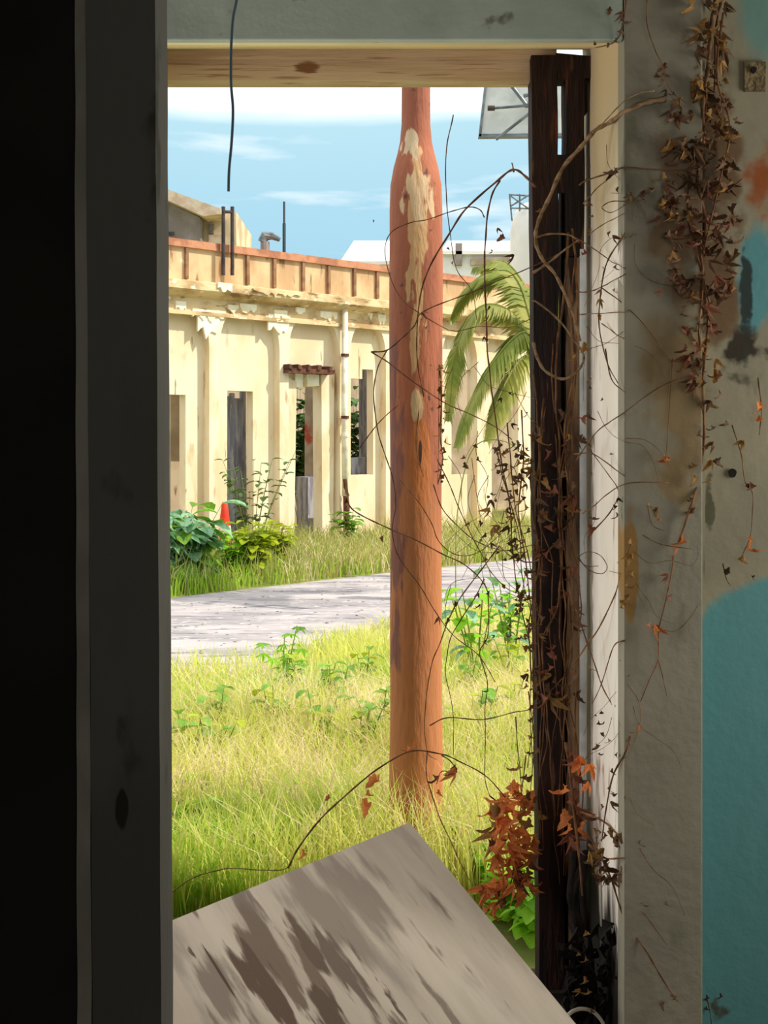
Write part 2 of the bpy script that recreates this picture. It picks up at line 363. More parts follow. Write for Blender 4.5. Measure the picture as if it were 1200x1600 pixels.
# masonry above: sloping soffit from z 2.4255 at the room side to 2.58 outside
struct('wall_lintel', MB().prism([(3.0, 2.4255), (3.6, 2.585), (3.6, 3.0), (3.0, 3.0)], 'x', -1.25, JX + .004), M['lintel_paint'])
struct('trim_1', MB().prism([(2.998, 2.4245), (3.52, 2.560), (3.52, 2.566), (2.998, 2.4305)], 'x', -1.25, JX - .006), M['soffit_paint'])
# architrave right of the doorway (975..1098) and above it
struct('trim_2', MB().box((FX(975, 2.97), 2.97, 0), (FX(1098, 2.97), 3.05, 2.95)), M['casing_paint'], bevel=.004)
struct('trim_3', MB().box((-1.25, 2.972, FZ(62, 2.972)), (FX(975, 2.972) - .002, 2.999, 2.95)), M['lintel_paint'], bevel=.003)
# near partition on the left: wall and grey end post with shade put into their dark colours, pale edge strip (full height)
struct('wall_partition', MB().box((-2.1, 2.17, 0), (FX(120, 2.17), 2.27, 2.95)), M['shaded_partition'])
def wavy_strip(x0, x1, y0, y1, m, name, top=2.95, amp=.0012, lean=0):
    vs = []; fs = []; n = 60
    for i in range(n + 1):
        z = top * i / n; k = lean * (z - 1.2)
        a = amp * mnoise.noise(Vector((z * 7, x0 * 9, 0))); b = amp * mnoise.noise(Vector((z * 6, x1 * 7, 5)))
        vs += [(x0 + a + k, y0, z), (x1 + b + k, y0, z), (x1 + b + k, y1, z), (x0 + a + k, y1, z)]
    for i in range(n):
        o = 4 * i
        for k in range(4): fs.append((o + k, o + (k + 1) % 4, o + 4 + (k + 1) % 4, o + 4 + k))
    fs += [(3, 2, 1, 0), (4 * n, 4 * n + 1, 4 * n + 2, 4 * n + 3)]
    return struct(name, MB().add(vs, fs), m)
wavy_strip(FX(119, 2.15), FX(141, 2.15), 2.15, 2.26, M['strip_paint'], 'trim_4', amp=.002, lean=-.002)
wavy_strip(FX(140.5, 2.14), FX(248, 2.14), 2.14, 2.26, M['grey_post'], 'trim_5', lean=-.0062)
# timber door frame set in the outer half of the wall
dfr = empty('door_frame', (FX(855, 3.5), 3.5, 0), 'weathered timber door frame with a dark brown post, standing in the doorway', 'door frame')
def under(root, mb, name, m, bevel=0, smooth=False, label=None):
    o = mb.build(name, m, None, smooth, bevel); o.parent = root; o.matrix_parent_inverse = (Matrix.Translation(root.location) @ Matrix.Rotation(root.rotation_euler.z, 4, 'Z')).inverted()
    if label: o['label'] = label
    return o
def rough_post(x0, x1, y0, y1, z0, z1, amp, seed, n=50, lean=0):
    vs = []; fs = []
    for i in range(n + 1):
        z = z0 + (z1 - z0) * i / n; q = [amp * mnoise.noise(Vector((z * 8, seed + k * 3.3, seed))) for k in range(8)]; s = lean * (z - 1.2)
        vs += [(x0 + q[0] + s, y0 + q[1], z), (x1 + q[2] + s, y0 + q[3], z), (x1 + q[4] + s, y1, z), (x0 + q[6] + s, y1, z)]
    for i in range(n):
        for k in range(4): fs.append((4 * i + k, 4 * i + (k + 1) % 4, 4 * i + 4 + (k + 1) % 4, 4 * i + 4 + k))
    fs += [(3, 2, 1, 0), (4 * n, 4 * n + 1, 4 * n + 2, 4 * n + 3)]
    return MB().add(vs, fs)
YF = 3.46
under(dfr, rough_post(FX(837, YF), FX(877, YF), YF, 3.56, 0, FZ(86, YF), .004, 1, lean=-.009), 'post', M['dark_wood'], label='dark brown rotting post of the frame')
under(dfr, rough_post(FX(886, YF), FX(909, YF), YF + .004, 3.56, 0, FZ(402, YF), .004, 4, lean=-.004), 'jamb_board', M['jamb_wood'], label='pale split board beside the dark post')
# behind the slit: the upper part is closed by two dark pieces with a ragged gap between
under(dfr, rough_post(FX(885, YF), FX(913, YF), YF, 3.56, FZ(400, YF), FZ(88, YF), .003, 6, 20), 'jamb_board', M['dark_wood'], label='dark upper end of the jamb board')
under(dfr, MB().box((FX(870, YF), YF, FZ(300, YF)), (FX(890, YF), 3.5, FZ(242, YF)), .003), 'packing_piece', M['dark_wood'])
under(dfr, MB().box((FX(870, YF), YF, FZ(122, YF)), (FX(923, YF), 3.55, FZ(85, YF)), .004), 'head_block', M['dark_wood'])
under(dfr, MB().box((FX(903, YF), YF + .01, FZ(175, YF)), (FX(920, YF), 3.55, FZ(120, YF)), .005), 'packing_piece', M['dark_wood'])
under(dfr, MB().box((FX(876, 3.52), 3.52, 0), (FX(888, 3.52), 3.55, FZ(300, 3.52)), .002), 'backing_strip', M['dark_wood'])
under(dfr, MB().box((FX(906, YF), YF - .005, 0), (FX(916, YF), YF + .04, FZ(390, YF)), .001), 'edge_strip', material('strip_white', 'dfe6ea', .7, 'c4ccd0', 12), label='narrow bluish white painted strip')
bm_ = MB().box((-1.25, 3.50, FZ(126, 3.50)), (FX(832, 3.5), 3.57, FZ(84, 3.50)), 0); under(dfr, bm_, 'head_beam', M['beam_wood'], bevel=.002, label='pale brown timber across the top of the doorway')
under(dfr, MB().box((-1.25, 3.485, FZ(92, 3.485)), (FX(870, 3.485), 3.57, 2.572)), 'head_trim', M['beam_wood'], bevel=.002)
# patch of bare masonry on the right wall with a nail hole
o = MB().box((FX(1162), 3.044, FZ(144)), (FX(1196), 3.052, FZ(97)), .0015).build('junction_box', material('bare_square', '7a6a4c', .9, '5f5038', 20, bump=.5), bevel=.001)
tag(o, 'small square brown fixing plate high on the right wall', 'plate')
for (x, y, r, d, lb) in ((1176, 111, 4.5, 3.05, 'black nail hole in the square brown plate'), (1143, 739, 6, 3.056, 'round black hole in the right wall above the teal paint')):
    hb = MB(); c = px(x, y, d)
    hb.add([(c.x + r * .0015 * math.cos(k) * (1 + .1 * math.sin(3 * k)), c.y + z, c.z + r * .0018 * math.sin(k)) for z in (-.012, 0) for k in [i * math.pi / 6 for i in range(12)]],
           [tuple(range(12)), tuple(range(23, 11, -1))] + [(i, i + 12, (i + 1) % 12 + 12, (i + 1) % 12) for i in range(12)])
    tag(hb.build('wall_plug', M['dark_root']), lb.replace('hole', 'plug hole'), 'wall plug')

# ================================================================== BOARD in the doorway
T = Vector((.066, 3.3, .502)); e1 = Vector((-.781, -.609, -.133)).normalized(); e2 = Vector((.573, -.621, -.522)); e2 = (e2 - e1 * e2.dot(e1)).normalized(); e3 = e1.cross(e2)
if e3.z < 0: e3 = -e3
br = empty('broken_panel', (0, 2.8, .3), 'pale scuffed wooden panel with brown peeled patches, tilted across the doorway', 'panel')
def board_piece(name, a0, a1, b0, b1, c0, c1, m, ragged=0):
    n = 40; P = []
    for i in range(n + 1): P.append((a0 + (a1 - a0) * i / n, b0 + ragged * abs(mnoise.noise(Vector((i * .4, 2, 0))))))
    for i in range(n + 1): P.append((a1 - (a1 - a0) * i / n, b1 - ragged * abs(mnoise.noise(Vector((i * .3, 7, 0))))))
    mb = MB().prism(P, 'z', c0, c1)
    o = mb.build(name, m); mw = Matrix((( *[0]*4,),) * 4)
    mw = Matrix(((e1.x, e2.x, e3.x, T.x), (e1.y, e2.y, e3.y, T.y), (e1.z, e2.z, e3.z, T.z), (0, 0, 0, 1)))
    o.parent = br; o.matrix_local = Matrix.Translation(br.location).inverted() @ mw
    return o
board_piece('face_sheet', 0, .99, 0, .655, -.003, 0, M['board'], .002)
board_piece('core_sheet', .002, .99, .002, .653, -.019, -.0035, M['board_edge'], .003)
# rubble that carries its raised corner (behind it, seen from the side)
random.seed(11)
for i, (x, y, z, s) in enumerate([(.05, 3.16, .1, .12), (-.12, 3.1, .08, .1), (.0, 3.13, .27, .09), (.2, 3.12, .07, .08)]):
    b2 = bmesh.new(); bmesh.ops.create_icosphere(b2, subdivisions=2, radius=1)
    for v in b2.verts: v.co = Vector((v.co.x * s, v.co.y * s * .8, v.co.z * s * .85)) * (1 + .25 * mnoise.noise(v.co * 1.3 + Vector((i * 4, 0, 0))))
    me = bpy.data.meshes.new('rubble'); b2.to_mesh(me); b2.free(); me.materials.append(M['stone'])
    o = bpy.data.objects.new('rubble_block', me); C.objects.link(o); o.location = (x, y, z)
    tag(o, ['largest rough grey stone on the floor under the panel corner', 'left one of the grey stones under the tilted panel', 'top grey stone, touching the tilted panel from below', 'right one of the grey stones under the tilted panel'][i], 'stone', 'stones under the tilted panel')
# white cable loop low at the right of the panel
pts = [px(876, 1612, 3.0), px(886, 1588, 3.02), px(903, 1577, 3.04), px(923, 1579, 3.06), px(938, 1592, 3.07), px(946, 1612, 3.08), px(940, 1640, 3.12), px(910, 1650, 3.14)]
tag(MB().tube(catmull(pts, 8), .0045, 8).build('cable', M['cable_white'], smooth=True), 'loop of pale cable at the foot of the dark post', 'cable')

# ================================================================== OUTSIDE GROUND
def flat(name, pts, z0, z1, m): return tag(MB().prism(pts, 'z', z0, z1).build(name, m), kind='structure')
flat('ground', [(-60, 3.6), (70, 3.6), (70, 120), (-60, 120)], -.3, 0, M['soil'])
flat('road', [(-9, -2), (-8.7, 3.7), (-1.62, 6.95), (-1.33, 7.7), (-.75, 8.15), (0, 9.84), (.9, 11.0), (2.6, 13.0), (14, 24), (12.6, 26.5), (2, 15.7), (.035, 13.82), (-2.02, 11.63), (-9, 4.4)][2:] + [(-9.0, 4.4), (-9.5, 0.2 + 3.6)][:0] , .001, .012, M['road'])
flat('ground_sand', [(.3, 9.2), (3.5, 9.2), (6, 15), (4.2, 17.2), (1.6, 14.3), (.2, 11.2)], .0, .006, M['sand'])

# ================================================================== ORANGE POST
PX, PY = px(650, 0, 4.45).x, 4.45
pr = lambda wpx: wpx / 2 / F * PY
pz = lambda y: CH - (y - HY) / F * PY
prof = [(pr(86), 0), (pr(84), .3), (pr(81), pz(1100)), (pr(80), pz(800)), (pr(83), pz(560)), (pr(84), pz(420)), (pr(83), pz(330)), (pr(80), pz(290)), (pr(70), pz(262)),
        (pr(58), pz(240)), (pr(50), pz(222)), (pr(48), pz(210)), (pr(45), pz(195)), (pr(44), pz(100)), (pr(44), pz(-60))]
P2 = []
for (r0, z0), (r1, z1) in zip(prof, prof[1:]):
    k = max(1, int((z1 - z0) / .04))
    for i in range(k): P2.append((r0 + (r1 - r0) * i / k, z0 + (z1 - z0) * i / k))
P2.append(prof[-1])
pl = empty('veranda_post', (PX, PY, 0), 'weathered orange-red painted round post with a narrower neck, outside the doorway', 'post')
mb = MB().lathe(P2, (0, 0), 40)
mb.v = [(x * (1 + .02 * mnoise.noise(Vector((x * 9, y * 9, z * 3)))), y * (1 + .02 * mnoise.noise(Vector((x * 9, y * 9, z * 3)))), z) for x, y, z in mb.v]
mb.build('shaft', M['pole'], pl, smooth=True)
MB().box((-.1, -.1, -.02), (.1, .1, .04), .004).build('base_block', M['stone'], pl, bevel=.006)

# ================================================================== ABANDONED BUILDING across the road
NXv, NYv = .7018, -.7124; UX, UY = .7124, .7018; P0 = (-.706, 17.65); K0 = NXv * P0[0] + NYv * P0[1]
def fs_(x, y, off=0):
    rx = (x - 600) / F; d = (K0 + off) / (NXv * rx + NYv)
    return ((rx * d - P0[0]) * UX + (d - P0[1]) * UY, CH - (y - HY) / F * d)
S = lambda x, off=0: fs_(x, 0, off)[0]
Z = lambda x, y, off=0: fs_(x, y, off)[1]
ruin = empty('abandoned_building', (P0[0], P0[1], 0), 'long derelict cream building with pilasters and empty window openings across the road', 'building', rz=math.atan2(UY, UX))
def rp(mb, name, m, bevel=0, label=None, smooth=False):
    o = mb.build(name, m, ruin, smooth, bevel)
    if label: o['label'] = label
    return o
OP = .12
z_cop1, z_cop0, z_led1, z_led0, z_fr = Z(245, 368, .15), Z(245, 380, .15), Z(245, 431, .3), Z(245, 449, .3), Z(245, 484, OP)
pil = [(S(327, OP), S(343, OP)), (S(437, OP), S(451, OP)), (S(530, OP), S(547, OP)), (S(603, OP), S(617, OP))]
per = (pil[3][0] - pil[1][0]) / 2
pil = [(pil[0][0] - 2 * per, pil[0][1] - 2 * per), (pil[0][0] - per, pil[0][1] - per)] + pil
for k in range(1, 11): pil.append((pil[5][0] + per * k, pil[5][1] + per * k))
s0, s1 = pil[0][0], pil[-1][1]
holes = [(S(252), S(290), Z(290, 800), Z(290, 617)), (S(246), S(263), Z(260, 640), Z(258, 608)),
         (S(355), S(395), .0, Z(375, 611)), (S(456), S(501), 0, Z(480, 597)),
         (S(548), S(566), Z(565, 742), Z(565, 592)), (S(566), S(583), Z(565, 742), Z(570, 577))]
for k, (a, b) in enumerate(pil[6:-1]):
    if k % 2 == 0: holes.append((b + .35, b + .85, .9, 2.5))
    else: holes.append((b + .3, b + .85, 0, 2.45))
holes.append((pil[0][1] + .3, pil[0][1] + .85, .5, 2.2))
ss = sorted(set([s0, s1] + [h[0] for h in holes] + [h[1] for h in holes])); mb = MB()
for a, b in zip(ss, ss[1:]):
    hs = sorted([(h[2], h[3]) for h in holes if h[0] < (a + b) / 2 < h[1]]); z = -.05; merged = []
    for q in hs:
        if merged and q[0] <= merged[-1][1]: merged[-1] = (merged[-1][0], max(q[1], merged[-1][1]))
        else: merged.append(q)
    for (h0, h1) in merged + [(z_led1, z_led1)]:
        if h0 > z + .001: mb.box((a, 0, z), (b, .13, h0))
        z = h1
rp(mb, 'wall', M['facade'])
# pilasters with curved haunches under the frieze
for i, (a, b) in enumerate(pil):
    q = [(a, -.05)]; hw, hh = .21, .45
    top = z_fr + .02
    for k in range(9):
        t = k / 8; ang = t * math.pi / 2
        q.append((a - hw * (1 - math.cos(ang)), top - hh + hh * math.sin(ang)))
    for k in range(8, -1, -1):
        t = k / 8; ang = t * math.pi / 2
        q.append((b + hw * (1 - math.cos(ang)), top - hh + hh * math.sin(ang)))
    q.append((b, -.05))
    rp(MB().prism(q, 'y', -OP, .02), 'pilaster', M['pilaster'])
rp(MB().box((s0, -OP - .01, z_fr), (s1, .02, z_led0 + .05)), 'frieze', M['stained'])
rp(MB().box((s0, -OP - .04, z_fr - .03), (s1, -OP + .06, z_fr + .02)), 'moulding', M['stained'])
rp(MB().prism([(-OP - .02, z_led0 - .06), (-.30, z_led0), (-.32, z_led0 + .02), (-.32, z_led1 - .02), (-.24, z_led1), (.3, z_led1), (.3, z_led0 - .06)], 'x', s0, s1), 'cornice', M['stained'])
rp(MB().box((s0, -.10, z_led1 - .02), (s1, .12, z_cop0)), 'parapet', M['parapet'])
rp(MB().box((s0, -.15, z_cop0), (s1, .17, z_cop1)), 'coping', M['rust'])
M['batten'] = material('batten', '9b7454', .85, '856048', 9, bump=.4)
for x in (290, 385, 427, 472, 512, 552, 588): 
    s = S(x, .1); rp(MB().box((s - .022, -.14, z_led1 + .03), (s + .022, -.09, z_cop0 + .03), .004), 'parapet_batten', M['batten'])
# ragged lumps of bright plaster along the frieze, and dark missing bites
random.seed(5)
def ragged(sa, sb, zt, depth, m, y, name, amp=.07):
    n = max(6, int((sb - sa) / .04)); P = [(sa, zt), (sb, zt)]
    for i in range(n + 1):
        s = sb - (sb - sa) * i / n; P.append((s, zt - depth * (.35 + .65 * abs(math.sin(i * .9 + sa * 5))) - amp * random.random() * math.sin(math.pi * i / n)))
    rp(MB().prism(P, 'y', y, y + .03), name, m)
for (xa, xb, yt, dp) in ((248, 262, 468, .05), (274, 290, 470, .10), (300, 352, 482, .10), (356, 372, 476, .06), (374, 400, 474, .08), (428, 448, 484, .14), (462, 476, 480, .07), (500, 526, 486, .09), (556, 566, 480, .08), (574, 582, 484, .08), (590, 602, 488, .14)):
    k = OP + .02; ragged(S(xa, k), S(xb, k), Z(xa, yt, k), dp, M['peel'], -OP - .035, 'plaster_flake')
for x in (330, 440): ragged(S(x - 22, OP), S(x + 12, OP), Z(x, 492, OP), .22, M['peel'], -OP - .02, 'plaster_flake', .12)
for (xa, xb, yt, dp) in ((340, 362, 441, .10), (395, 470, 450, .04)): ragged(S(xa, .33), S(xb, .33), Z(xa, yt, .33), dp, M['peel'] if xa == 340 else M['stained'], -.345, 'plaster_flake', .05)
# rusted bar with stubs over the doorway
lb = rp(MB().box((S(449, .2), -.22, Z(485, 584, .2)), (S(522, .2), .0, Z(485, 577, .2)), .01), 'rusted_lintel', M['rust_dark'], label='rusted bar with a row of stubs above the doorway')
for x in (451, 466, 481, 497, 514):
    s = S(x, .2); o = MB().box((s - .03, -.24, Z(485, 577, .2) - .01), (s + .03, -.06, Z(485, 571, .2)), .01).build('stub', M['rust_dark'], lb)
rp(MB().prism([(S(449, .03), 0), (S(458, .03), 0), (S(462, .03), Z(460, 597)), (S(449, .03), Z(460, 590))], 'y', -.05, .12), 'jamb', M['facade'])
rp(MB().box((S(501, .04), -.06, -.02), (S(520, .04), .12, Z(510, 585)), .01), 'jamb', M['pilaster'])
for (x0, x1, y1) in ((462, 474, 606), (480, 500, 604)): rp(MB().box((S(x0, .05), -.05, Z(480, y1)), (S(x1, .05), .1, Z(480, 584)), .015), 'plaster_flake', M['peel'])
# white drain pipe with collars
sp = S(539, .2); pp = MB().tube([(sp, -.2, Z(539, 775, .2)), (sp - .01, -.2, 1.9), (sp, -.2, Z(539, 471, .2))], .042, 12)
dp = rp(pp, 'drain_pipe', M['pipe_white'], smooth=True)
for y in (555, 652, 680): MB().tube([(sp, -.2, Z(539, y, .2) - .02), (sp, -.2, Z(539, y, .2) + .02)], .056, 12).build('pipe_collar', M['rust_dark'] if y != 680 else M['pipe_white'], dp)
mb = MB().tube([(sp + .02, -.2, Z(539, 775, .2)), (sp - .02, -.22, .9), (sp + .03, -.2, .5), (sp, -.21, .1)], [.05, .03, .045, .03], 8)
mb.build('broken_end', M['rust_dark'], dp)
# inside the ruin: back wall, inner pillars, weathered boards in the openings
rp(MB().box((s0, 3.8, 0), (s1, 4.0, 3.4)), 'back_wall', M['interior_old'])
for i, (x, w_, m) in enumerate(((272, .3, 'interior_old'), (496, .25, 'graffiti'), (430, .3, 'interior_old'))):
    s = S(x, -.9); o = MB().box((-w_ / 2, -.14, 0), (w_ / 2, .14, 3.1), .01).build('inner_pillar', M[m], ruin, loc=(s, .9, 0))
    if m == 'graffiti': o['label'] = 'inner pillar with a red painted mark'
rp(MB().box((S(478, -.7), .65, 0), (S(510, -.7), .9, Z(490, 745, -.7)), .01), 'low_wall', M['plank_grey'])
random.seed(21)
def planks(xa, xb, zb, zt, y, n):
    a, b = S(xa, -y), S(xb, -y); wd_ = (b - a) / n
    for i in range(n):
        rp(MB().box((a + wd_ * i + .006, y + random.uniform(0, .03), zb), (a + wd_ * (i + 1) - .006, y + .05, zt - random.uniform(0, .12)), .006), 'weathered_board', M['plank_grey'])
planks(352, 386, 0, Z(375, 608), .30, 4)
planks(564, 586, Z(565, 748), Z(565, 570), .32, 3)
rp(MB().box((S(548, -.3), .30, .6), (S(583, -.3), .34, Z(565, 715)), .01), 'weathered_board', M['plank_grey'])
# iron frame, aerial and roof vent on the parapet
fr = empty('iron_frame', (0, 0, 0), 'pair of dark iron uprights with a crossbar on the parapet', 'frame')
def onr(s, y, z): return Vector((P0[0] + s * UX + y * -UY, P0[1] + s * UY + y * UX, z))
c0 = onr(S(356, .2), -.2, 0); fr.location = c0
for x in (349, 363):
    s = S(x, .2); q = onr(s, -.2, 0)
    under(fr, MB().tube([(q.x, q.y, Z(x, 430, .2)), (q.x, q.y, Z(x, 323, .2))], .026, 6), 'upright', M['dark_metal'])
qa, qb = onr(S(349, .2), -.2, Z(349, 331, .2)), onr(S(363, .2), -.2, Z(363, 331, .2)); under(fr, MB().tube([qa, qb], .02, 6), 'crossbar', M['dark_metal'])
q = onr(S(444, -.3), .3, 0); an = empty('roof_aerial', q, 'thin dark rod standing up behind the parapet', 'aerial')
z0a, z1a = Z(444, 400, -.3), Z(444, 315, -.3)
under(an, MB().tube([(q.x, q.y, z_led1), (q.x, q.y, z0a + .6 * (z1a - z0a))], .024, 6), 'rod', M['wire'])
under(an, MB().tube([(q.x, q.y, z0a + .62 * (z1a - z0a)), (q.x, q.y, z1a)], .016, 6), 'rod_tip', M['wire'])
under(an, MB().tube([(q.x, q.y, z0a + .5 * (z1a - z0a)), (q.x, q.y, z0a + .66 * (z1a - z0a))], .012, 6), 'joint', M['dark_metal'])
q = onr(S(414, -.3), .3, 0); vp = empty('roof_vent', q, 'small bent vent pipe on the roof edge left of the aerial', 'vent')
zv = Z(414, 378, -.3); under(vp, MB().tube([(q.x, q.y, z_led1), (q.x, q.y, zv)], .06, 10), 'pipe', M['gable_grey'])
under(vp, MB().tube([(q.x - .03, q.y, zv), (q.x, q.y, zv + .08), (q.x + .1, q.y, zv + .08), (q.x + .2, q.y, zv + .03)], [.07, .07, .05, .03], 8), 'cowl', M['metal_grey'])

# ================================================================== BUILDINGS BEHIND
D = 34
gh = empty('gabled_house', (px(200, 0, D).x, D, 0), 'grey gable-ended house with a pale tiled roof behind the derelict building', 'house')
g = lambda x, y, d=D: px(x, y, d)
def poly3(mb, pts, dy):
    n = len(pts); return mb.add([(p.x, p.y, p.z) for p in pts] + [(p.x, p.y + dy, p.z) for p in pts], [tuple(range(n)), tuple(range(2 * n - 1, n - 1, -1))] + [(i, i + n, (i + 1) % n + n, (i + 1) % n) for i in range(n)])
under(gh, poly3(MB(), [Vector((g(60, 0).x, D, 0)), Vector((g(313, 0).x, D, 0)), g(313, 340), g(170, 272), g(60, 325)], 6), 'wall', M['gable_grey'])
under(gh, poly3(MB(), [g(170, 262, D - .4), g(345, 326, D - .4), g(345, 334, D - .4), g(318, 338, D - .4), g(170, 272, D - .4)], 7), 'roof', M['roof_tile'])
under(gh, poly3(MB(), [g(170, 262, D - .4), g(170, 272, D - .4), g(50, 330, D - .4), g(48, 320, D - .4)], 7), 'roof', M['roof_tile'])
under(gh, poly3(MB(), [g(250, 362, D - .1), g(272, 362, D - .1), g(272, 367, D - .1), g(250, 367, D - .1)], .05), 'ledge', M['dark_metal'])
mb = poly3(MB(), [Vector((g(314, 0).x, D + .6, 0)), Vector((g(369, 0).x, D + .6, 0)), g(369, 331, D + .6), g(314, 331, D + .6)], 4)
cb = under(gh, mb, 'side_block', M['cream_block'], label='cream rendered block at the right of the gabled house')  # separate block, joined to the house because the two overlap
for (x0, x1, y0, y1) in ((322, 330, 345, 360), (322, 347, 362, 378)):
    o = MB().box((g(x0, 0).x, D + .5, g(0, y1).z), (g(x1, 0).x, D + .62, g(0, y0).z)).build('window', M['roof_tile'] if y0 > 350 else M['gable_grey'], cb); o.matrix_parent_inverse = Matrix.Translation(gh.location).inverted() @ Matrix.Identity(4); o.matrix_parent_inverse = cb.matrix_local.inverted() if False else Matrix.Identity(4)
D2 = 46
wb = empty('white_building', (px(575, 0, D2).x, D2, 0), 'white low-pitched roof far behind, left of the orange post', 'building')
under(wb, poly3(MB(), [g(532, 409, D2), g(660, 409, D2), g(640, 409, D2), g(553, 409, D2)], .1), 'eave', M['white_wall'])
under(wb, poly3(MB(), [Vector((g(538, 0, D2).x, D2 + .3, 0)), Vector((g(652, 0, D2).x, D2 + .3, 0)), g(652, 409, D2 + .3), g(538, 409, D2 + .3)], 4), 'wall', M['white_wall'])
def slope_roof(root, xl, xr, ye, yr, xl2, xr2, d, dep=6):
    a, b, c, e_ = g(xl, ye, d), g(xr, ye, d), g(xr2, yr, d + dep), g(xl2, yr, d + dep); t = Vector((0, 0, -.12))
    q = [a, b, c, e_]; under(root, MB().add([tuple(p) for p in q] + [tuple(p + t) for p in q], [(0, 1, 2, 3), (7, 6, 5, 4), (0, 4, 5, 1), (1, 5, 6, 2), (2, 6, 7, 3), (3, 7, 4, 0)]), 'roof', M['white_wall'])
slope_roof(wb, 532, 660, 408, 376, 553, 640, D2)
wb = empty('white_building', (px(760, 0, D2).x, D2, 0), 'white flat-topped building far behind, right of the orange post', 'building')
under(wb, poly3(MB(), [Vector((g(690, 0, D2).x, D2, 0)), Vector((g(880, 0, D2).x, D2, 0)), g(880, 392, D2), g(690, 392, D2)], 5), 'wall', M['white_wall'])
slope_roof(wb, 688, 884, 392, 376, 700, 880, D2 - .2, 6)
under(wb, poly3(MB(), [g(712, 380, D2 - .2), g(722, 380, D2 - .2), g(722, 414, D2 - .2), g(712, 414, D2 - .2)], .25), 'window', M['gable_grey'])
under(wb, poly3(MB(), [g(736, 404, D2 - .2), g(800, 400, D2 - .2), g(800, 412, D2 - .2), g(736, 414, D2 - .2)], .25), 'window', M['interior_old'])
# white tank with a lattice on top
D3 = 38; tk = empty('water_tank', (px(832, 0, D3).x, D3, 0), 'rounded white tank with a small lattice above it, beside the dark post', 'tank')
rt = (832 - 797) / F * D3; zt = g(0, 318, D3).z; zb_ = g(0, 420, D3).z
under(tk, MB().lathe([(rt * .98, 0), (rt, zb_), (rt, zt - .9), (rt * .93, zt - .5), (rt * .7, zt - .15), (rt * .35, zt), (rt * .05, zt + .03)], (tk.location.x, D3), 24), 'body', M['white_wall'], smooth=True)
for (x0, y0, x1, y1) in ((796, 303, 800, 345), (796, 304, 828, 306), (798, 322, 828, 304), (798, 306, 826, 326), (812, 303, 812, 330), (797, 325, 826, 326)):
    a, b = g(x0, y0, D3 - .6), g(x1, y1, D3 - .6); under(tk, MB().tube([a, b], .025, 5), 'lattice_bar', M['metal_grey'])
# pale square panel on a mast (mast behind the dark post)
D4 = 13.2; sg = empty('mounted_panel', (px(856, 0, D4).x, D4, 0), 'pale square panel seen from behind with braces and a lamp, at the top right', 'panel')
under(sg, poly3(MB(), [g(763, 108, D4), g(880, 108, D4), g(880, 210, D4), g(750, 211, D4)], .05), 'sheet', M['panel_white'])
under(sg, poly3(MB(), [g(749, 209, D4 - .03), g(880, 208, D4 - .03), g(880, 213, D4 - .03), g(748, 214, D4 - .03)], .1), 'rim', M['metal_grey'])
under(sg, poly3(MB(), [g(760, 108, D4 - .03), g(764, 108, D4 - .03), g(752, 213, D4 - .03), g(748, 213, D4 - .03)], .1), 'rim', M['metal_grey'])
for (x0, y0, x1, y1, r) in ((772, 169, 822, 165, .014), (775, 218, 826, 178, .016), (800, 135, 822, 163, .02), (818, 150, 850, 142, .02), (820, 164, 860, 162, .03)):
    under(sg, MB().tube([g(x0, y0, D4 - .08), g(x1, y1, D4 - .10)], r, 6), 'brace', M['metal_grey'])
under(sg, MB().tube([g(762, 169, D4 - .14), g(773, 169, D4 - .14)], .028, 8), 'lamp', M['dark_metal'])
under(sg, MB().tube([(px(858, 0, D4 + .12).x, D4 + .12, 0), (px(858, 0, D4 + .12).x, D4 + .12, g(0, 110, D4).z)], .05, 10), 'mast', M['metal_grey'])

# traffic cone
cx = px(351, 0, 15.3); cone = empty('traffic_cone', (cx.x, 15.3, 0), 'small orange-red traffic cone among the weeds at the foot of the pilaster', 'cone')
MB().box((-.15, -.15, 0), (.15, .15, .03)).build('base', M['cone'], cone, bevel=.01)
MB().lathe([(.12, .03), (.035, .68), (.025, .70)], (0, 0), 20).build('body', M['cone'], cone, smooth=True)
MB().lathe([(.088, .30), (.071, .42)], (0, 0), 20).build('band', M['cone_band'], cone, smooth=True)

# ================================================================== PLANTS
def leaf_mesh(name, m, kind='oval', fold=.35, curl=.3, n=8, seed=0):
    """unit leaf along +x, base at the origin, about 1 long"""
    rnd = random.Random(seed); vs = []; fs = []
    for i in range(n + 1):
        t = i / n
        wd_ = {'oval': .42 * math.sin(math.pi * min(1, t * .94 + .03)) ** .8,
               'lobed': .50 * math.sin(math.pi * min(1, t * .94 + .03)) ** .7 * (1 + .42 * math.cos(t * 4.2 * math.pi + .6)),
               'long': .15 * math.sin(math.pi * min(1, t * .96 + .02)) ** .6,
               'curled': .30 * math.sin(math.pi * min(1, t * .94 + .03)) * (1 + .35 * math.sin(i * 2.3 + seed))}[kind]
        ang = curl * t * 2.2; x = math.sin(ang) / (curl * 2.2) if curl else t; z = -(1 - math.cos(ang)) / (curl * 2.2) if curl else 0
        fz = wd_ * fold
        for sgn in (-1, 0, 1):
            vs.append((x + (rnd.uniform(-.03, .03) if sgn else 0), sgn * wd_ * (1 - fold * .3), z + (fz if sgn else 0) + (rnd.uniform(-.05, .05) * (kind == 'curled'))))
    for i in range(n):
        for k in range(2): a = i * 3 + k; fs.append((a, a + 1, a + 4, a + 3))
    me = MB().add(vs, fs).mesh(name, m, smooth=True); return me
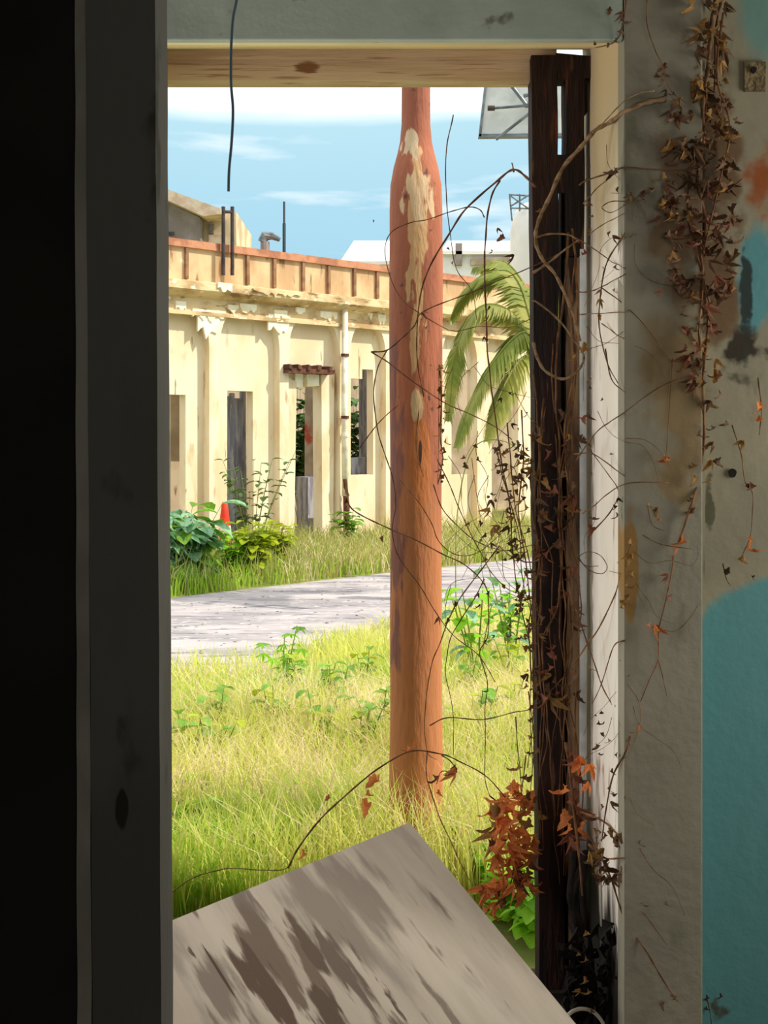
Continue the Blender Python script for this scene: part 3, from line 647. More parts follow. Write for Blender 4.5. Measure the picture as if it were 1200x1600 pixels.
def star_leaf(name, m, lobes=5, seed=0, droop=.25):
    rnd = random.Random(seed); vs = [(0, 0, 0)]; n = lobes * 4
    for i in range(n + 1):
        a = -2.3 + 4.6 * i / n; ph = i % 4; r = (.36, .62, 1.0, .62)[ph] * (.62 + .38 * math.cos(a * .55)) * rnd.uniform(.9, 1.05)
        vs.append((.30 + r * .72 * math.cos(a), r * .6 * math.sin(a), -droop * r * r + .06 * rnd.uniform(-1, 1)))
    vs[0] = (.28, 0, .05); fs = [(0, i, i + 1) for i in range(1, n + 1)]
    return MB().add(vs, fs).mesh(name, m)
def rot(direction, roll=0):
    q = Vector(direction).to_track_quat('X', 'Z').to_matrix().to_4x4(); return q @ Matrix.Rotation(roll, 4, 'X')
def place_leaf(name, me, parent, p, direction, size, roll=0):
    return inst(name, me, parent, Matrix.Translation(p) @ rot(direction, roll) @ Matrix.Scale(size, 4))

# ---- leafy weed things
def weed(name, loc, label, cat, group, height, nst, nleaf, size, leafs, spread=.35, rnd=None, droopy=.2, lname='leaf'):
    rnd = rnd or random; r = empty(name, loc, label, cat, group)
    for s in range(nst):
        a = rnd.uniform(0, 6.28); h = height * rnd.uniform(.7, 1.05); sp = spread * rnd.uniform(.3, 1)
        top = Vector((math.cos(a) * sp * h, math.sin(a) * sp * h, h)); pts = catmull([(0, 0, -.02), top * .5 + Vector((0, 0, h * .05)), top], 4)
        MB().tube(pts, [min(.006, height * .013) * (1 - .6 * i / len(pts)) for i in range(len(pts))], 5).build('stem', M['stalk'], r)
        for k in range(nleaf):
            t = .35 + .65 * (k + 1) / nleaf; p = pts[min(len(pts) - 1, int(t * (len(pts) - 1)))]
            b = a + k * 2.4 + rnd.uniform(-.4, .4); dr = Vector((math.cos(b), math.sin(b), rnd.uniform(-droopy, .5)))
            o = bpy.data.objects.new(lname, rnd.choice(leafs)); C.objects.link(o); o.parent = r
            o.matrix_local = Matrix.Translation(p) @ rot(dr) @ Matrix.Scale(size * rnd.uniform(.65, 1.1), 4)
    return r
LB = [leaf_mesh('broad_leaf', M['leaf_bright'], 'oval', .3, .3, seed=i) for i in range(2)] + [star_leaf('broad_leaf', M['leaf_bright'], 3, 4)]
LM = [leaf_mesh('broad_leaf', M['leaf_mid'], 'oval', .3, .3, seed=i) for i in range(2)]
LBL = [leaf_mesh('large_leaf', M['leaf_blue'], 'oval', .25, .45, seed=3), star_leaf('large_leaf', M['leaf_blue'], 5, 3, .4), leaf_mesh('large_leaf', M['leaf_mid'], 'oval', .25, .45, seed=5)]
LY = [leaf_mesh('broad_leaf', M['leaf_yellow'], 'oval', .3, .3, seed=i) for i in range(2)]
LD = [leaf_mesh('broad_leaf', M['leaf_dark'], 'oval', .3, .3, seed=i) for i in range(2)]
SP = [star_leaf('lobed_leaf', M['leaf_mid'], 5, 9, .2), star_leaf('lobed_leaf', M['leaf_bright'], 5, 10, .3)]
SPY = [star_leaf('lobed_leaf', M['leaf_yellow'], 5, 11, .3)]
R = random.Random(31)
# lobed-leaf seedling in the middle of the meadow
d = 7.0; b_ = px(440, 0, d); sd_ = weed('young_tree', (b_.x, d, 0), 'tall young plant with lobed green leaves rising from the meadow at the road edge', 'plant', None, .44, 3, 6, .095, SP, .22, R, .3)
for (x, y) in ((430, 1070), (455, 1085), (415, 1062), (448, 1098)): place_leaf('leaf', SPY[0], sd_, px(x, y, d - .03), (R.uniform(-1, 1), -.6, -.4), .10)
for (x, y) in ((412, 1003), (420, 1028), (468, 1012), (440, 1035), (478, 1030), (404, 1020)): place_leaf('leaf', SP[R.randrange(2)], sd_, px(x, y, d - .05), (R.uniform(-1, 1), -.7, -.1), .105)
# weeds near the doorway
low = [(460, 1290, 4.9), (500, 1320, 4.7), (530, 1300, 4.9), (440, 1310, 5), (290, 1380, 4.65), (330, 1370, 4.7), (272, 1400, 4.5), (365, 1365, 4.8), (720, 1330, 4.6), (740, 1360, 4.5), (705, 1300, 4.8),
       (700, 1340, 4.5), (820, 1430, 4.05), (800, 1460, 4.0), (830, 1480, 3.95), (790, 1420, 4.1), (835, 1400, 4.15), (815, 1500, 3.9), (770, 1400, 4.2), (270, 1300, 4.9), (310, 1280, 5.0), (480, 1340, 4.6), (760, 1330, 4.5), (840, 1350, 4.3), (310, 1400, 4.45), (420, 1340, 4.5)]
ORD = 'first second third fourth fifth sixth seventh eighth ninth tenth eleventh twelfth thirteenth fourteenth fifteenth sixteenth seventeenth eighteenth nineteenth twentieth'.split()
low.sort(); low += [(835, 1500, 3.75), (818, 1470, 3.82), (840, 1440, 3.9), (800, 1440, 3.88)]; low.sort(); lowL = [q for q in low if q[0] < 600]; lowR = [q for q in low if q[0] >= 600]
for (x, y, d) in low:
    zt_ = px(x, y, d).z; h = max(.16, zt_ + .10)
    weed('leafy_weed', (px(x, 0, d).x, d, 0), ('bright green weed behind the tilted panel, %s from the left edge' % ORD[lowL.index((x, y, d))] if x < 600 else 'bright green weed right of the orange post near the doorway, %s from that post' % ORD[lowR.index((x, y, d))]), 'weed', 'bright green weeds just outside the doorway', h, 4, 8, .10, LB, .45, R)
for (x, y, d) in sorted([(430, 1190, 6), (500, 1200, 5.8), (520, 1150, 6.5), (340, 1200, 6), (330, 1240, 5.4), (560, 1210, 5.6), (590, 1180, 6), (740, 1180, 5.8), (790, 1140, 6.2), (570, 1080, 7.2), (300, 1250, 5.4), (470, 1130, 6.8), (730, 1080, 7), (800, 1050, 7.4), (640, 1150, 6), (505, 1140, 6.6)]):
    mk = globals().get('mk', -1) + 1
    weed('meadow_weed', (px(x, 0, d).x, d, 0), 'mid green leafy weed out in the yellow meadow, %s from the left' % ORD[mk], 'weed', 'leafy weeds further out in the meadow', .34, 4, 6, .08, LM + LY[:1], .4, R)
# taller weeds right of the post (x 720..830, y 950..1010)
for (x, d, h, lf, nm) in ((745, 7.6, .62, LB + LBL[:1], 'left'), (800, 8.0, .66, LBL + LB, 'right')):
    weed('tall_weed', (px(x, 0, d).x, d, 0), ('tall bright green weed beyond the meadow, close right of the orange post' if nm == 'left' else 'tall grey-green weed beyond the meadow, close to the dark door post'), 'weed', None, h, 6, 6, .12, lf, .35, R)
# big-leaved plant and bushes on the far verge
bl = px(285, 0, 12.6); weed('large_leaved_plant', (bl.x, 12.6, 0), 'clump of large blue-green leaves at the far roadside left', 'plant', None, .80, 16, 6, .34, LBL, .55, R, .1, 'large_leaf')
bl = px(262, 0, 12.2); weed('large_leaved_plant', (bl.x, 12.4, 0), 'smaller large-leaved plant half hidden by the left door post', 'plant', None, .76, 10, 6, .32, LBL, .5, R, .1, 'large_leaf')
for (x, d, h, lf, lb, n) in ((395, 13.1, .60, LY, 'yellow-green bush by the far roadside below the second pilaster', 18), (430, 14.0, .50, LY, 'olive yellow bush to the right of the yellow-green one on the verge', 16),
                       (360, 13.0, .50, LB, 'low green bush between the large leaves and the yellow bush', 9),
                       (395, 15.6, 1.25, LD, 'straggly dark shrub growing up against the boarded opening', 12), (545, 16.6, .55, LM, 'low green shrub at the foot of the drain pipe', 7)):
    b_ = px(x, 0, d); weed('bush', (b_.x, d, 0), lb, 'bush', None, h, n, 9, .15 if h < 1 else .12, lf, .45, R)
# shrubs growing inside the ruin
for (x, off, h, lb) in ((468, -2.4, 2.2, 'dark green shrub inside the ruin, seen through the doorway'), (553, -2.2, 2.3, 'dark green shrub inside the ruin, seen through the far window'), (258, -1.6, 1.7, 'green shrub inside the ruin, seen through the leftmost opening')):
    s = S(x, off); q = onr(s, -off, 0); weed('shrub', q, lb, 'shrub', None, h, 26, 22, .20, LD, .25, R)
# palm / banana-like plant right of the post, trunk hidden by the door post
dP = 11.5; pb = px(850, 0, dP); palm = empty('palm', (pb.x, dP, 0), 'yellow-green arching palm fronds between the orange post and the dark door post', 'palm')
MB().tube([(0, 0, -.02), (.02, 0, .8), (0, 0, 1.7)], [.10, .08, .09], 12).build('trunk', M['trunk'], palm, smooth=True)
crown = px(846, 560, dP)
def frond(tips, spread_, dens, name='frond'):
    P = [px(x, y, dP + dd) for x, y, dd in tips]; c = catmull(P, 9); mb = MB(); n = len(c)
    mb.tube(c, [.02 * (1 - .8 * i / n) for i in range(n)], 5)
    for i in range(2, n - 1):
        t = (c[i + 1] - c[i - 1]).normalized(); side = t.cross(Vector((0, 0, 1))).normalized() if abs(t.z) < .95 else Vector((1, 0, 0)); l = spread_ * math.sin(math.pi * (i / n) ** .8) + .05
        for q in range(dens):
            base = c[i].lerp(c[i + 1], q / dens)
            for sg_ in (-1, 1):
                dr = (side * sg_ * .8 + t * .7 + Vector((0, R.uniform(-.2, .2), -.75))).normalized(); wv = t * .016
                tip = base + dr * l * R.uniform(.8, 1.1); mid = base + dr * l * .5 + Vector((0, 0, .04))
                mb.add([base - wv, base + wv, mid + wv * 1.2, tip, mid - wv * 1.2], [(0, 1, 2, 4), (4, 2, 3)])
    return mb
for tips in ([(846, 565, 0), (800, 490, -.1), (750, 480, -.2), (715, 540, -.3), (700, 660, -.3)], [(846, 565, 0), (820, 520, -.3), (775, 560, -.5), (735, 630, -.6), (712, 700, -.7)],
             [(846, 565, 0), (810, 440, .2), (770, 425, .3), (730, 450, .4), (705, 500, .5)], [(846, 565, 0), (830, 470, .4), (790, 410, .5), (745, 420, .7)],
             [(846, 565, 0), (880, 480, .2), (930, 470, .3), (980, 540, .4)], [(846, 565, 0), (870, 450, -.3), (900, 400, -.4), (950, 420, -.6)],
             [(846, 565, 0), (815, 560, -.4), (780, 620, -.6), (760, 690, -.7)]):
    frond(tips, .30, 3).build('frond', M['leaf_palm'], palm).matrix_parent_inverse = Matrix.Translation(palm.location).inverted()
gs = empty('fern_frond_clump', (px(715, 0, 9.2).x, 9.2, 0), 'single pale arching frond low beside the orange post', 'plant')
f2 = [px(x, y, dd) for x, y, dd in ((712, 905, 9.2), (716, 790, 9.2), (740, 700, 9.1), (790, 690, 9.0), (830, 725, 9.0))]
under(gs, MB().tube(catmull([(gs.location.x, 9.2, 0)] + f2, 6), .004, 5), 'stalk', M['stalk'])

# ---- grass (stuff)
def in_poly(x, y, P):
    c = False; n = len(P)
    for i in range(n):
        x1, y1 = P[i]; x2, y2 = P[i - 1]
        if (y1 > y) != (y2 > y) and x < (x2 - x1) * (y - y1) / (y2 - y1) + x1: c = not c
    return c
def grass(name, m, n, region, hfun, wfun, label, seed, dens=None, lean=.5):
    rnd = random.Random(seed); v = []; f = []; k = 0; tries = 0
    while k < n and tries < n * 14:
        tries += 1; p = region(rnd)
        if p is None: continue
        x, y = p
        if dens and rnd.random() > dens(x, y): continue
        h = hfun(x, y, rnd); wd_ = wfun(y); a = rnd.uniform(0, 6.28); l = lean * rnd.uniform(.2, 1.2) * h; b = rnd.uniform(0, 6.28)
        dx, dy = math.cos(a) * wd_, math.sin(a) * wd_; lx, ly = math.cos(b) * l, math.sin(b) * l; o = len(v)
        v += [(x - dx, y - dy, -.01), (x + dx, y + dy, -.01), (x + lx * .3 + dx * .8, y + ly * .3 + dy * .8, h * .55), (x + lx * .3 - dx * .8, y + ly * .3 - dy * .8, h * .55), (x + lx, y + ly, h * (1 - .25 * l / max(h, .01)))]
        f += [(o, o + 1, o + 2, o + 3), (o + 3, o + 2, o + 4)]; k += 1
    me = bpy.data.meshes.new(name); me.from_pydata(v, [], f); me.materials.append(m)
    ob = bpy.data.objects.new(name, me); C.objects.link(ob); tag(ob, label, 'grass', kind='stuff'); return ob
near_edge = [(-6, 3.68), (4.5, 3.68), (5, 12.2), (2.3, 12.4), (.95, 10.9), (.0, 9.7), (-.75, 8.0), (-1.33, 7.55), (-1.7, 6.9), (-6, 5.0)]
def reg_near(rnd):
    y = 3.98 + (12.2 - 3.98) * rnd.random() ** 1.25; hw = .25 * y + .5; x = rnd.uniform(-hw, hw * 1.05)
    if (x - PX) ** 2 + (y - PY) ** 2 < .02: return None
    return (x, y) if in_poly(x, y, near_edge) else None
nn = lambda x, y, s=1.0, o=0: mnoise.noise(Vector((x * s + o, y * s, o)))
edge_h = lambda x, y: 1.0
def nh(a, b):
    def f(x, y, r):
        q = 1.0
        if y > 6.3: q = max(.35, 1 - (y - 6.3) * .13)
        return (a + (b - a) * r.random()) * (1 + .35 * nn(x, y, 1.3)) * q
    return f
grass('meadow_grass_yellow', M['grass_yellow'], 34000, reg_near, nh(.16, .38), lambda y: .0016 + .00035 * y, 'yellow-green meadow grass between the doorway and the road', 1, lambda x, y: .5 + .9 * nn(x, y, .8, 3))
grass('meadow_grass_green', M['grass_green'], 20000, reg_near, nh(.12, .30), lambda y: .002 + .0004 * y, 'fresh green grass tufts in the near meadow', 2, lambda x, y: (.25 + 1.1 * nn(x, y, .9, 9)) * (1.6 if y < 5.2 else 1))
grass('meadow_grass_straw', M['grass_straw'], 20000, reg_near, nh(.18, .40), lambda y: .0012 + .0003 * y, 'dry straw-coloured grass stems in the meadow', 4, lambda x, y: .35 + .9 * nn(x, y, .7, 20) + (.35 if 4.6 < y < 6.2 else 0), .9)
far_P = [(-3.6, 10.1), (-2.02, 11.75), (.035, 13.95), (2.2, 16.1), (5, 19.5), (6.6, 23.6), (-.9, 17.2), (-3.2, 14.95), (-5.4, 12.8)]
def reg_far(rnd):
    x, y = rnd.uniform(-4.6, 6.5), rnd.uniform(10.2, 23); return (x, y) if in_poly(x, y, far_P) else None
fh = lambda a, b: (lambda x, y, r: (a + (b - a) * r.random()) * (1 + .5 * nn(x, y, 1.2, 5)))
grass('verge_grass_green', M['grass_green'], 12000, reg_far, fh(.10, .28), lambda y: .006, 'green grass on the far verge below the large-leaved plant', 5, lambda x, y: .1 + (1.0 if x < -1.3 and y < 13.6 else .15))
grass('verge_grass_olive', M['grass_olive'], 12000, reg_far, fh(.16, .46), lambda y: .006, 'olive grass along the foot of the derelict building', 6)
grass('verge_grass_straw', M['grass_straw'], 6000, reg_far, fh(.14, .4), lambda y: .005, 'dry grass on the far verge right of the bushes', 7, lambda x, y: .2 + (.8 if x > -1 else 0), .8)
# pebbles on the road (each small; one joined part)
rnd = random.Random(8); mb = MB()
for i in range(260):
    while True:
        y = rnd.uniform(7.3, 14); x = rnd.uniform(-2.5, 1.5)
        if in_poly(x, y, [(-1.62, 7.2), (-1.33, 7.9), (0, 10), (.9, 11.2), (.1, 13.6), (-2.02, 11.5)]): break
    s = rnd.uniform(.004, .012); mb.box((x - s, y - s, .008), (x + s, y + s * .8, .010 + s * .8), s * .35)
tag(mb.build('gravel', material('gravel', 'b5aeaa', .95, '9a9491', 8)), 'scattered loose gravel on the pale road', 'gravel', kind='stuff')

# ================================================================== HANGING WIRE in the doorway
P = [px(372, -70, 2.88), px(371, -10, 2.88), px(364, 30, 2.89), px(361, 80, 2.9), px(361, 130, 2.9), px(364, 172, 2.9), px(362, 220, 2.9), px(358, 265, 2.9), px(357, 299, 2.9)]
tag(MB().tube(catmull(P, 6), .0034, 6).build('hanging_wire', M['wire'], smooth=True), 'single dark wire hanging down from above the doorway at left', 'wire')

# ================================================================== DRIED VINES
def dclamp(x, d, y=0):
    if x > 1098: m_ = 3.035
    elif x > 973: m_ = 2.958
    elif x > 910: m_ = 1125 / (x - 600) - .02
    elif x > 822: m_ = 3.445
    else: m_ = 9
    return min(d, m_)
CURL = {k: [leaf_mesh('dried_leaf', M[mm], 'curled', .9, .8 + .2 * i, 7, seed=i) for i in range(4)] + [star_leaf('dried_leaf', M[mm], 3, 40 + i, 1.1) for i in range(1)]
        for k, mm in (('o', 'dry_leaf_orange'), ('b', 'dry_leaf_brown'), ('r', 'dry_leaf_red'), ('t', 'dry_leaf_tan'))}
VR = random.Random(99)
def vine(label, stems, leaves=(), mat='bark_vine', name='dried_vine', rad=.0017, wiggle=.002):
    """stems: list of (d0, d1, [(x,y),..][, radius]); leaves: list of (x, y, size_px, kind, d)"""
    first = stems[0]; b0 = px(first[2][0][0], first[2][0][1], dclamp(first[2][0][0], first[0]))
    root = empty(name, b0, label, 'vine')
    for st in stems:
        d0, d1, P = st[:3]; r = st[3] if len(st) > 3 else rad; n = len(P)
        Q = [px(x, y, dclamp(x, d0 + (d1 - d0) * i / max(1, n - 1))) for i, (x, y) in enumerate(P)]
        c = catmull(Q, 7)
        c = [p + Vector((mnoise.noise(p * 14), 0, mnoise.noise(p * 14 + Vector((5, 5, 5))))) * wiggle for p in c]
        rr = [r * (1 - .45 * i / len(c)) * (1 + .18 * math.sin(i * 1.3)) for i in range(len(c))]
        under(root, MB().tube(c, rr, 6), 'stem', M[mat], smooth=True)
    for lf in leaves:
        x, y, s, k = lf[:4]; d = dclamp(x, lf[4] if len(lf) > 4 else 3.4) - .006
        size = s / F * d * 1.1; dr = Vector((VR.uniform(-.6, .6), VR.uniform(-.5, .3), -VR.uniform(.3, 1)))
        p = px(x, y, d) - dr.normalized() * size * .5
        place_leaf('leaf', VR.choice(CURL[k]), root, p, dr, size, VR.uniform(-1.2, 1.2))
    return root
def scatter(x0, x1, y0, y1, n, s0, s1, kinds, d=3.4, dv=.1):
    return [(VR.uniform(x0, x1), VR.uniform(y0, y1), VR.uniform(s0, s1), VR.choice(kinds), d + VR.uniform(-dv, dv)) for _ in range(n)]
def along(P, n, s0, s1, kinds, d=3.4, jit=4):
    out = []
    for _ in range(n):
        i = VR.randrange(len(P) - 1); t = VR.random(); out.append((P[i][0] + (P[i + 1][0] - P[i][0]) * t + VR.uniform(-jit, jit), P[i][1] + (P[i + 1][1] - P[i][1]) * t + VR.uniform(-jit, jit), VR.uniform(s0, s1), VR.choice(kinds), d))
    return out

vine('thick dark vine arching from the dark post over to the top of the orange post', [
    (3.42, 3.9, [(836, 292), (820, 275), (803, 265), (780, 280), (727, 327), (697, 373), (670, 420), (657, 463), (652, 510), (652, 567), (662, 620)], .0034),
    (3.45, 3.6, [(803, 268), (800, 255)], .003)], [(784, 372, 18, 'r', 3.5), (776, 358, 10, 'b', 3.5), (804, 402, 16, 'b', 3.5), (770, 394, 10, 'b', 3.5)])
V2 = [(782, 282), (768, 307), (760, 353), (757, 413), (760, 500), (763, 567), (772, 637), (780, 700), (797, 793), (800, 853), (812, 940), (826, 1000), (830, 1070)]
vine('long vine hanging straight down from the dark arch, right of the orange post', [(3.5, 3.5, V2, .0026)], along(V2[7:], 26, 9, 20, 'bbt', 3.5, 10) + along(V2[3:7], 5, 6, 10, 'b', 3.5, 5))
vine('fine upright vine beside the neck of the orange post', [(3.6, 3.5, [(708, 180), (698, 233), (697, 300), (703, 360), (713, 420), (737, 453), (745, 500)])], [(700, 390, 9, 'b', 3.6), (706, 412, 8, 'b', 3.6)])
vine('vine looping around the upper orange post and back to the dark post', [
    (3.6, 3.5, [(757, 340), (750, 328), (733, 323), (707, 330), (670, 342), (640, 348), (612, 363), (602, 390), (610, 433), (630, 470), (657, 490), (690, 510), (713, 517), (750, 510), (795, 512), (836, 495)])],
    [(664, 515, 12, 'b', 3.8), (660, 490, 12, 'r', 3.8), (584, 345, 5, 'b', 3.6)])
vine('vine crossing the orange post up to the right, knotted at its middle', [
    (3.8, 3.44, [(580, 550), (605, 547), (628, 528), (647, 510), (657, 490), (690, 474), (733, 458), (780, 438), (830, 417), (880, 393)], .0022),
    (3.8, 3.5, [(580, 550), (607, 567), (650, 600), (690, 627), (730, 645), (767, 663), (800, 687)], .0022)], [(742, 700, 14, 'b', 3.7), (728, 730, 16, 'b', 3.7), (724, 718, 13, 't', 3.7)])
vine('vine bowing out left of the orange post and down across it', [
    (3.8, 3.6, [(605, 547), (590, 575), (584, 620), (590, 670), (600, 707), (613, 747), (618, 790), (613, 827), (623, 870), (657, 917), (687, 967), (713, 997), (747, 1023), (762, 1045), (773, 1065)], .0019),
    (3.8, 3.8, [(562, 700), (575, 682), (590, 663), (608, 645), (623, 633)], .002)], [(687, 966, 12, 'r', 3.7), (713, 945, 13, 'b', 3.6), (700, 970, 12, 'b', 3.6), (596, 843, 12, 'r', 3.8)])
vine('vine with a tuft of dead leaves drooping left of the post near the ruin door', [
    (3.7, 3.5, [(541, 778), (550, 795), (575, 811), (613, 828), (652, 845), (690, 865), (727, 883), (757, 913), (763, 943), (762, 993), (750, 1018), (756, 1045), (762, 1072), (758, 1110), (758, 1165), (758, 1215), (765, 1243)], .002)],
    [(540, y, 9, 'b', 3.7) for y in (785, 795, 806, 815, 826, 836)] + [(762, 930, 14, 'b', 3.5), (757, 1004, 10, 'b', 3.5), (763, 1082, 12, 'b', 3.5), (748, 930, 10, 'b', 3.5)])
vine('vine slanting down from mid post through the tangle to the dark post', [
    (3.7, 3.44, [(683, 718), (700, 752), (713, 783), (730, 823), (753, 867), (767, 893), (787, 915), (805, 926), (830, 932)])], [(788, 917, 12, 'b', 3.5), (734, 818, 9, 'b', 3.5)])
vine('vine curving low to the right of mid post', [
    (3.7, 3.5, [(677, 757), (690, 793), (720, 827), (753, 850), (793, 860), (836, 850)]),
    (3.9, 3.6, [(627, 750), (645, 772), (660, 793), (675, 820), (687, 847), (713, 867), (747, 863), (793, 827), (836, 822)])], [(758, 800, 14, 'b', 3.5), (752, 820, 14, 'b', 3.5), (757, 838, 12, 'b', 3.5)])
vine('vine running down beside the lower orange post from the centre tangle', [
    (3.44, 3.9, [(873, 843), (837, 877), (800, 870), (780, 853)], .0028),
    (3.5, 4.0, [(780, 853), (747, 897), (713, 943), (690, 997), (674, 1040), (664, 1110), (667, 1173), (682, 1187)], .0019),
    (3.6, 3.7, [(757, 905), (740, 937), (707, 990), (698, 1027), (697, 1060), (708, 1110), (708, 1180)])], [])
lo = [(450, 1357), (467, 1323), (508, 1273), (558, 1227), (608, 1190), (646, 1173), (688, 1178), (713, 1187), (762, 1215), (797, 1257), (818, 1285)]
vine('long low vine arching over the tilted panel across the orange post, with orange leaves', [
    (3.3, 3.45, lo, .0026), (3.4, 3.4, [(671, 1134), (699, 1122), (755, 1124), (804, 1113), (836, 1103), (888, 1050)], .0019),
    (3.5, 3.3, [(667, 1173), (667, 1215), (685, 1271), (710, 1327), (734, 1376)], .0018), (3.4, 3.4, [(690, 1180), (705, 1190), (713, 1207), (690, 1205), (682, 1225)], .002)],
    [(582, 1222, 30, 'o', 3.4), (572, 1262, 32, 'o', 3.4), (590, 1218, 16, 'o', 3.4), (576, 1245, 20, 'o', 3.4), (474, 1337, 20, 'o', 3.3), (512, 1248, 14, 'o', 3.4), (650, 1172, 30, 'o', 3.6), (640, 1176, 20, 'o', 3.6), (716, 1208, 28, 'o', 3.4), (704, 1212, 18, 'r', 3.4),
     (685, 1222, 26, 'r', 3.4), (686, 1240, 14, 'o', 3.4), (708, 1205, 20, 'r', 3.4)])
vine('thin vine lying along the top edge of the panel at lower left', [(3.1, 3.2, [(252, 1402), (262, 1398), (300, 1373), (340, 1360), (367, 1357), (433, 1361), (455, 1352)], .0018)], [(254, 1388, 16, 'r', 3.0), (255, 1398, 12, 'b', 3.0)])
# leaf clusters
stc = [(765, 1243), (785, 1262), (800, 1300), (806, 1350), (790, 1400), (775, 1425)]
vine('hanging bunch of orange dead leaves left of the foot of the dark post', [(3.42, 3.42, stc, .0022), (3.42, 3.4, [(822, 1180), (815, 1240), (810, 1300), (800, 1380)])],
     scatter(768, 838, 1228, 1330, 74, 20, 38, 'ooot', 3.40, .07) + scatter(762, 834, 1320, 1410, 56, 20, 38, 'ooor', 3.40, .06) + scatter(748, 800, 1385, 1432, 12, 14, 26, 'or', 3.38, .04) + [(817, 1225, 30, 'b', 3.4), (822, 1250, 24, 'b', 3.4), (812, 1205, 26, 't', 3.4)])
vine('dense hanging tangle of small brown leaves against the left edge of the dark post', [
    (3.45, 3.45, [(815, 640), (818, 720), (810, 800), (822, 880), (830, 960), (834, 1040), (832, 1130), (824, 1200)], .002), (3.45, 3.42, [(792, 660), (800, 740), (806, 800), (828, 880), (836, 980), (828, 1100), (833, 1200)], .0018),
    (3.5, 3.42, [(775, 700), (790, 760), (812, 842), (816, 900), (838, 990)]), (3.42, 3.42, [(806, 1120), (810, 1180), (815, 1230)]), (3.44, 3.44, [(826, 1080), (834, 1160), (829, 1240)])],
    scatter(765, 812, 690, 830, 34, 8, 20, 'bbt', 3.46, .04) + scatter(806, 838, 660, 760, 18, 9, 20, 'bbt', 3.45, .03) + scatter(808, 842, 780, 940, 30, 9, 20, 'bbt', 3.44, .02) + scatter(820, 842, 940, 1200, 26, 8, 18, 'bbt', 3.44, .02))
edge = [(687, 570), (690, 620), (688, 680), (692, 720), (684, 757)]
vine('string of tiny curled leaves down the right edge of the orange post', [(4.4, 4.4, edge, .003), (4.345, 4.345, [(655, 1040 - 400), (650, 700), (662, 745)], .002)], [(x + VR.uniform(-4, 6), y, VR.uniform(9, 15), VR.choice('bbt'), 4.30) for x, y in [(690, 575 + 9 * i) for i in range(21)]])
# stems on the dark post
vine('thick woody vine climbing diagonally over the dark post towards the right wall', [
    (3.0, 3.36, [(1041, 154), (1010, 160), (981, 172), (955, 190), (930, 203), (908, 230), (880, 263), (857, 313), (840, 350), (837, 377), (848, 405), (870, 433), (893, 483), (907, 533)], .0066),
    (2.9, 3.0, [(1022, 142), (1000, 145), (973, 160), (945, 190), (925, 208)], .0022)], [(846, 330, 12, 't', 3.35)], 'pale_vine', rad=.004)
vine('woody vine hooping under the dark post at mid height', [(3.40, 3.36, [(833, 535), (840, 560), (853, 580), (880, 592), (903, 580), (912, 560), (903, 540), (873, 500), (840, 473), (832, 470)], .0042), (3.42, 3.38, [(833, 427), (855, 412), (880, 393), (905, 375)], .004), (3.4, 3.4, [(836, 372), (860, 366), (890, 368), (906, 380)], .003)], [(912, 548, 26, 't', 3.35), (900, 560, 18, 't', 3.35)], 'pale_vine')
st = []
for i in range(11):
    x = VR.uniform(838, 905); P = []; y = VR.uniform(330, 700)
    while y < 1380: P.append((x + VR.uniform(-11, 11), y)); y += VR.uniform(70, 130); x += VR.uniform(-9, 9); x = max(836, min(906, x))
    st.append((3.43, 3.41, P, VR.uniform(.0015, .0035)))
vine('mat of brown vine stems and dead leaves clinging to the dark post', st, scatter(838, 905, 640, 1120, 62, 12, 30, 'brbt', 3.42, .015) + scatter(850, 870, 1040, 1100, 5, 26, 38, 'tr', 3.4, .01), 'bark_vine', wiggle=.006)
vine('rust-red dead leaf bunch hanging right of the foot of the dark post', [(3.36, 3.2, [(884, 1160), (892, 1220), (898, 1280), (905, 1340), (910, 1400)], .004), (3.3, 3.1, [(905, 1267), (925, 1275), (946, 1286), (970, 1308)], .0035)],
     scatter(882, 910, 1185, 1330, 22, 20, 40, 'rro', 3.33, .03) + [(925, 1200, 26, 'o', 3.25), (923, 1225, 20, 'o', 3.25), (890, 1190, 24, 'r', 3.3)])
stl = [(3.30, 3.2, [(895 + i * 3, 1330), (900 + VR.uniform(-12, 16), 1400), (908 + VR.uniform(-10, 14), 1470), (908 + VR.uniform(-22, 22), 1545), (905 + VR.uniform(-30, 40), 1640)], VR.uniform(.005, .011)) for i in range(13)]
rt_ = vine('black root-like tangle at the floor right of the dark post', stl, scatter(885, 970, 1430, 1620, 60, 24, 48, 'b', 3.22, .05), 'dark_root', 'root_tangle')
for ch in list(rt_.children):
    if ch.name.startswith('leaf'):
        bpy.data.objects.remove(ch)
DK = [leaf_mesh('dried_leaf', M['dark_root'], 'curled', .8, .8, 7, seed=i) for i in range(3)]
for (x, y, s, k, d) in scatter(886, 962, 1440, 1640, 70, 26, 54, 'b', 3.2, .06):
    d = dclamp(x, d) - .03; place_leaf('leaf', VR.choice(DK), rt_, px(x, y, d), (VR.uniform(-1, 1), VR.uniform(-.5, .1), VR.uniform(-1, .3)), s / F * d, VR.uniform(-1, 1))
for (x, y, s) in ((915, 1453, 22), (903, 1488, 16), (914, 1494, 18), (912, 1525, 20), (918, 1545, 24), (906, 1542, 14), (924, 1575, 18)): place_leaf('leaf', VR.choice(CURL['t']), rt_, px(x, y, 3.02), (.2, -.3, -1), s / F * 3.1, VR.uniform(-1, 1))  # pale leaves stand in for light showing through gaps in the tangle
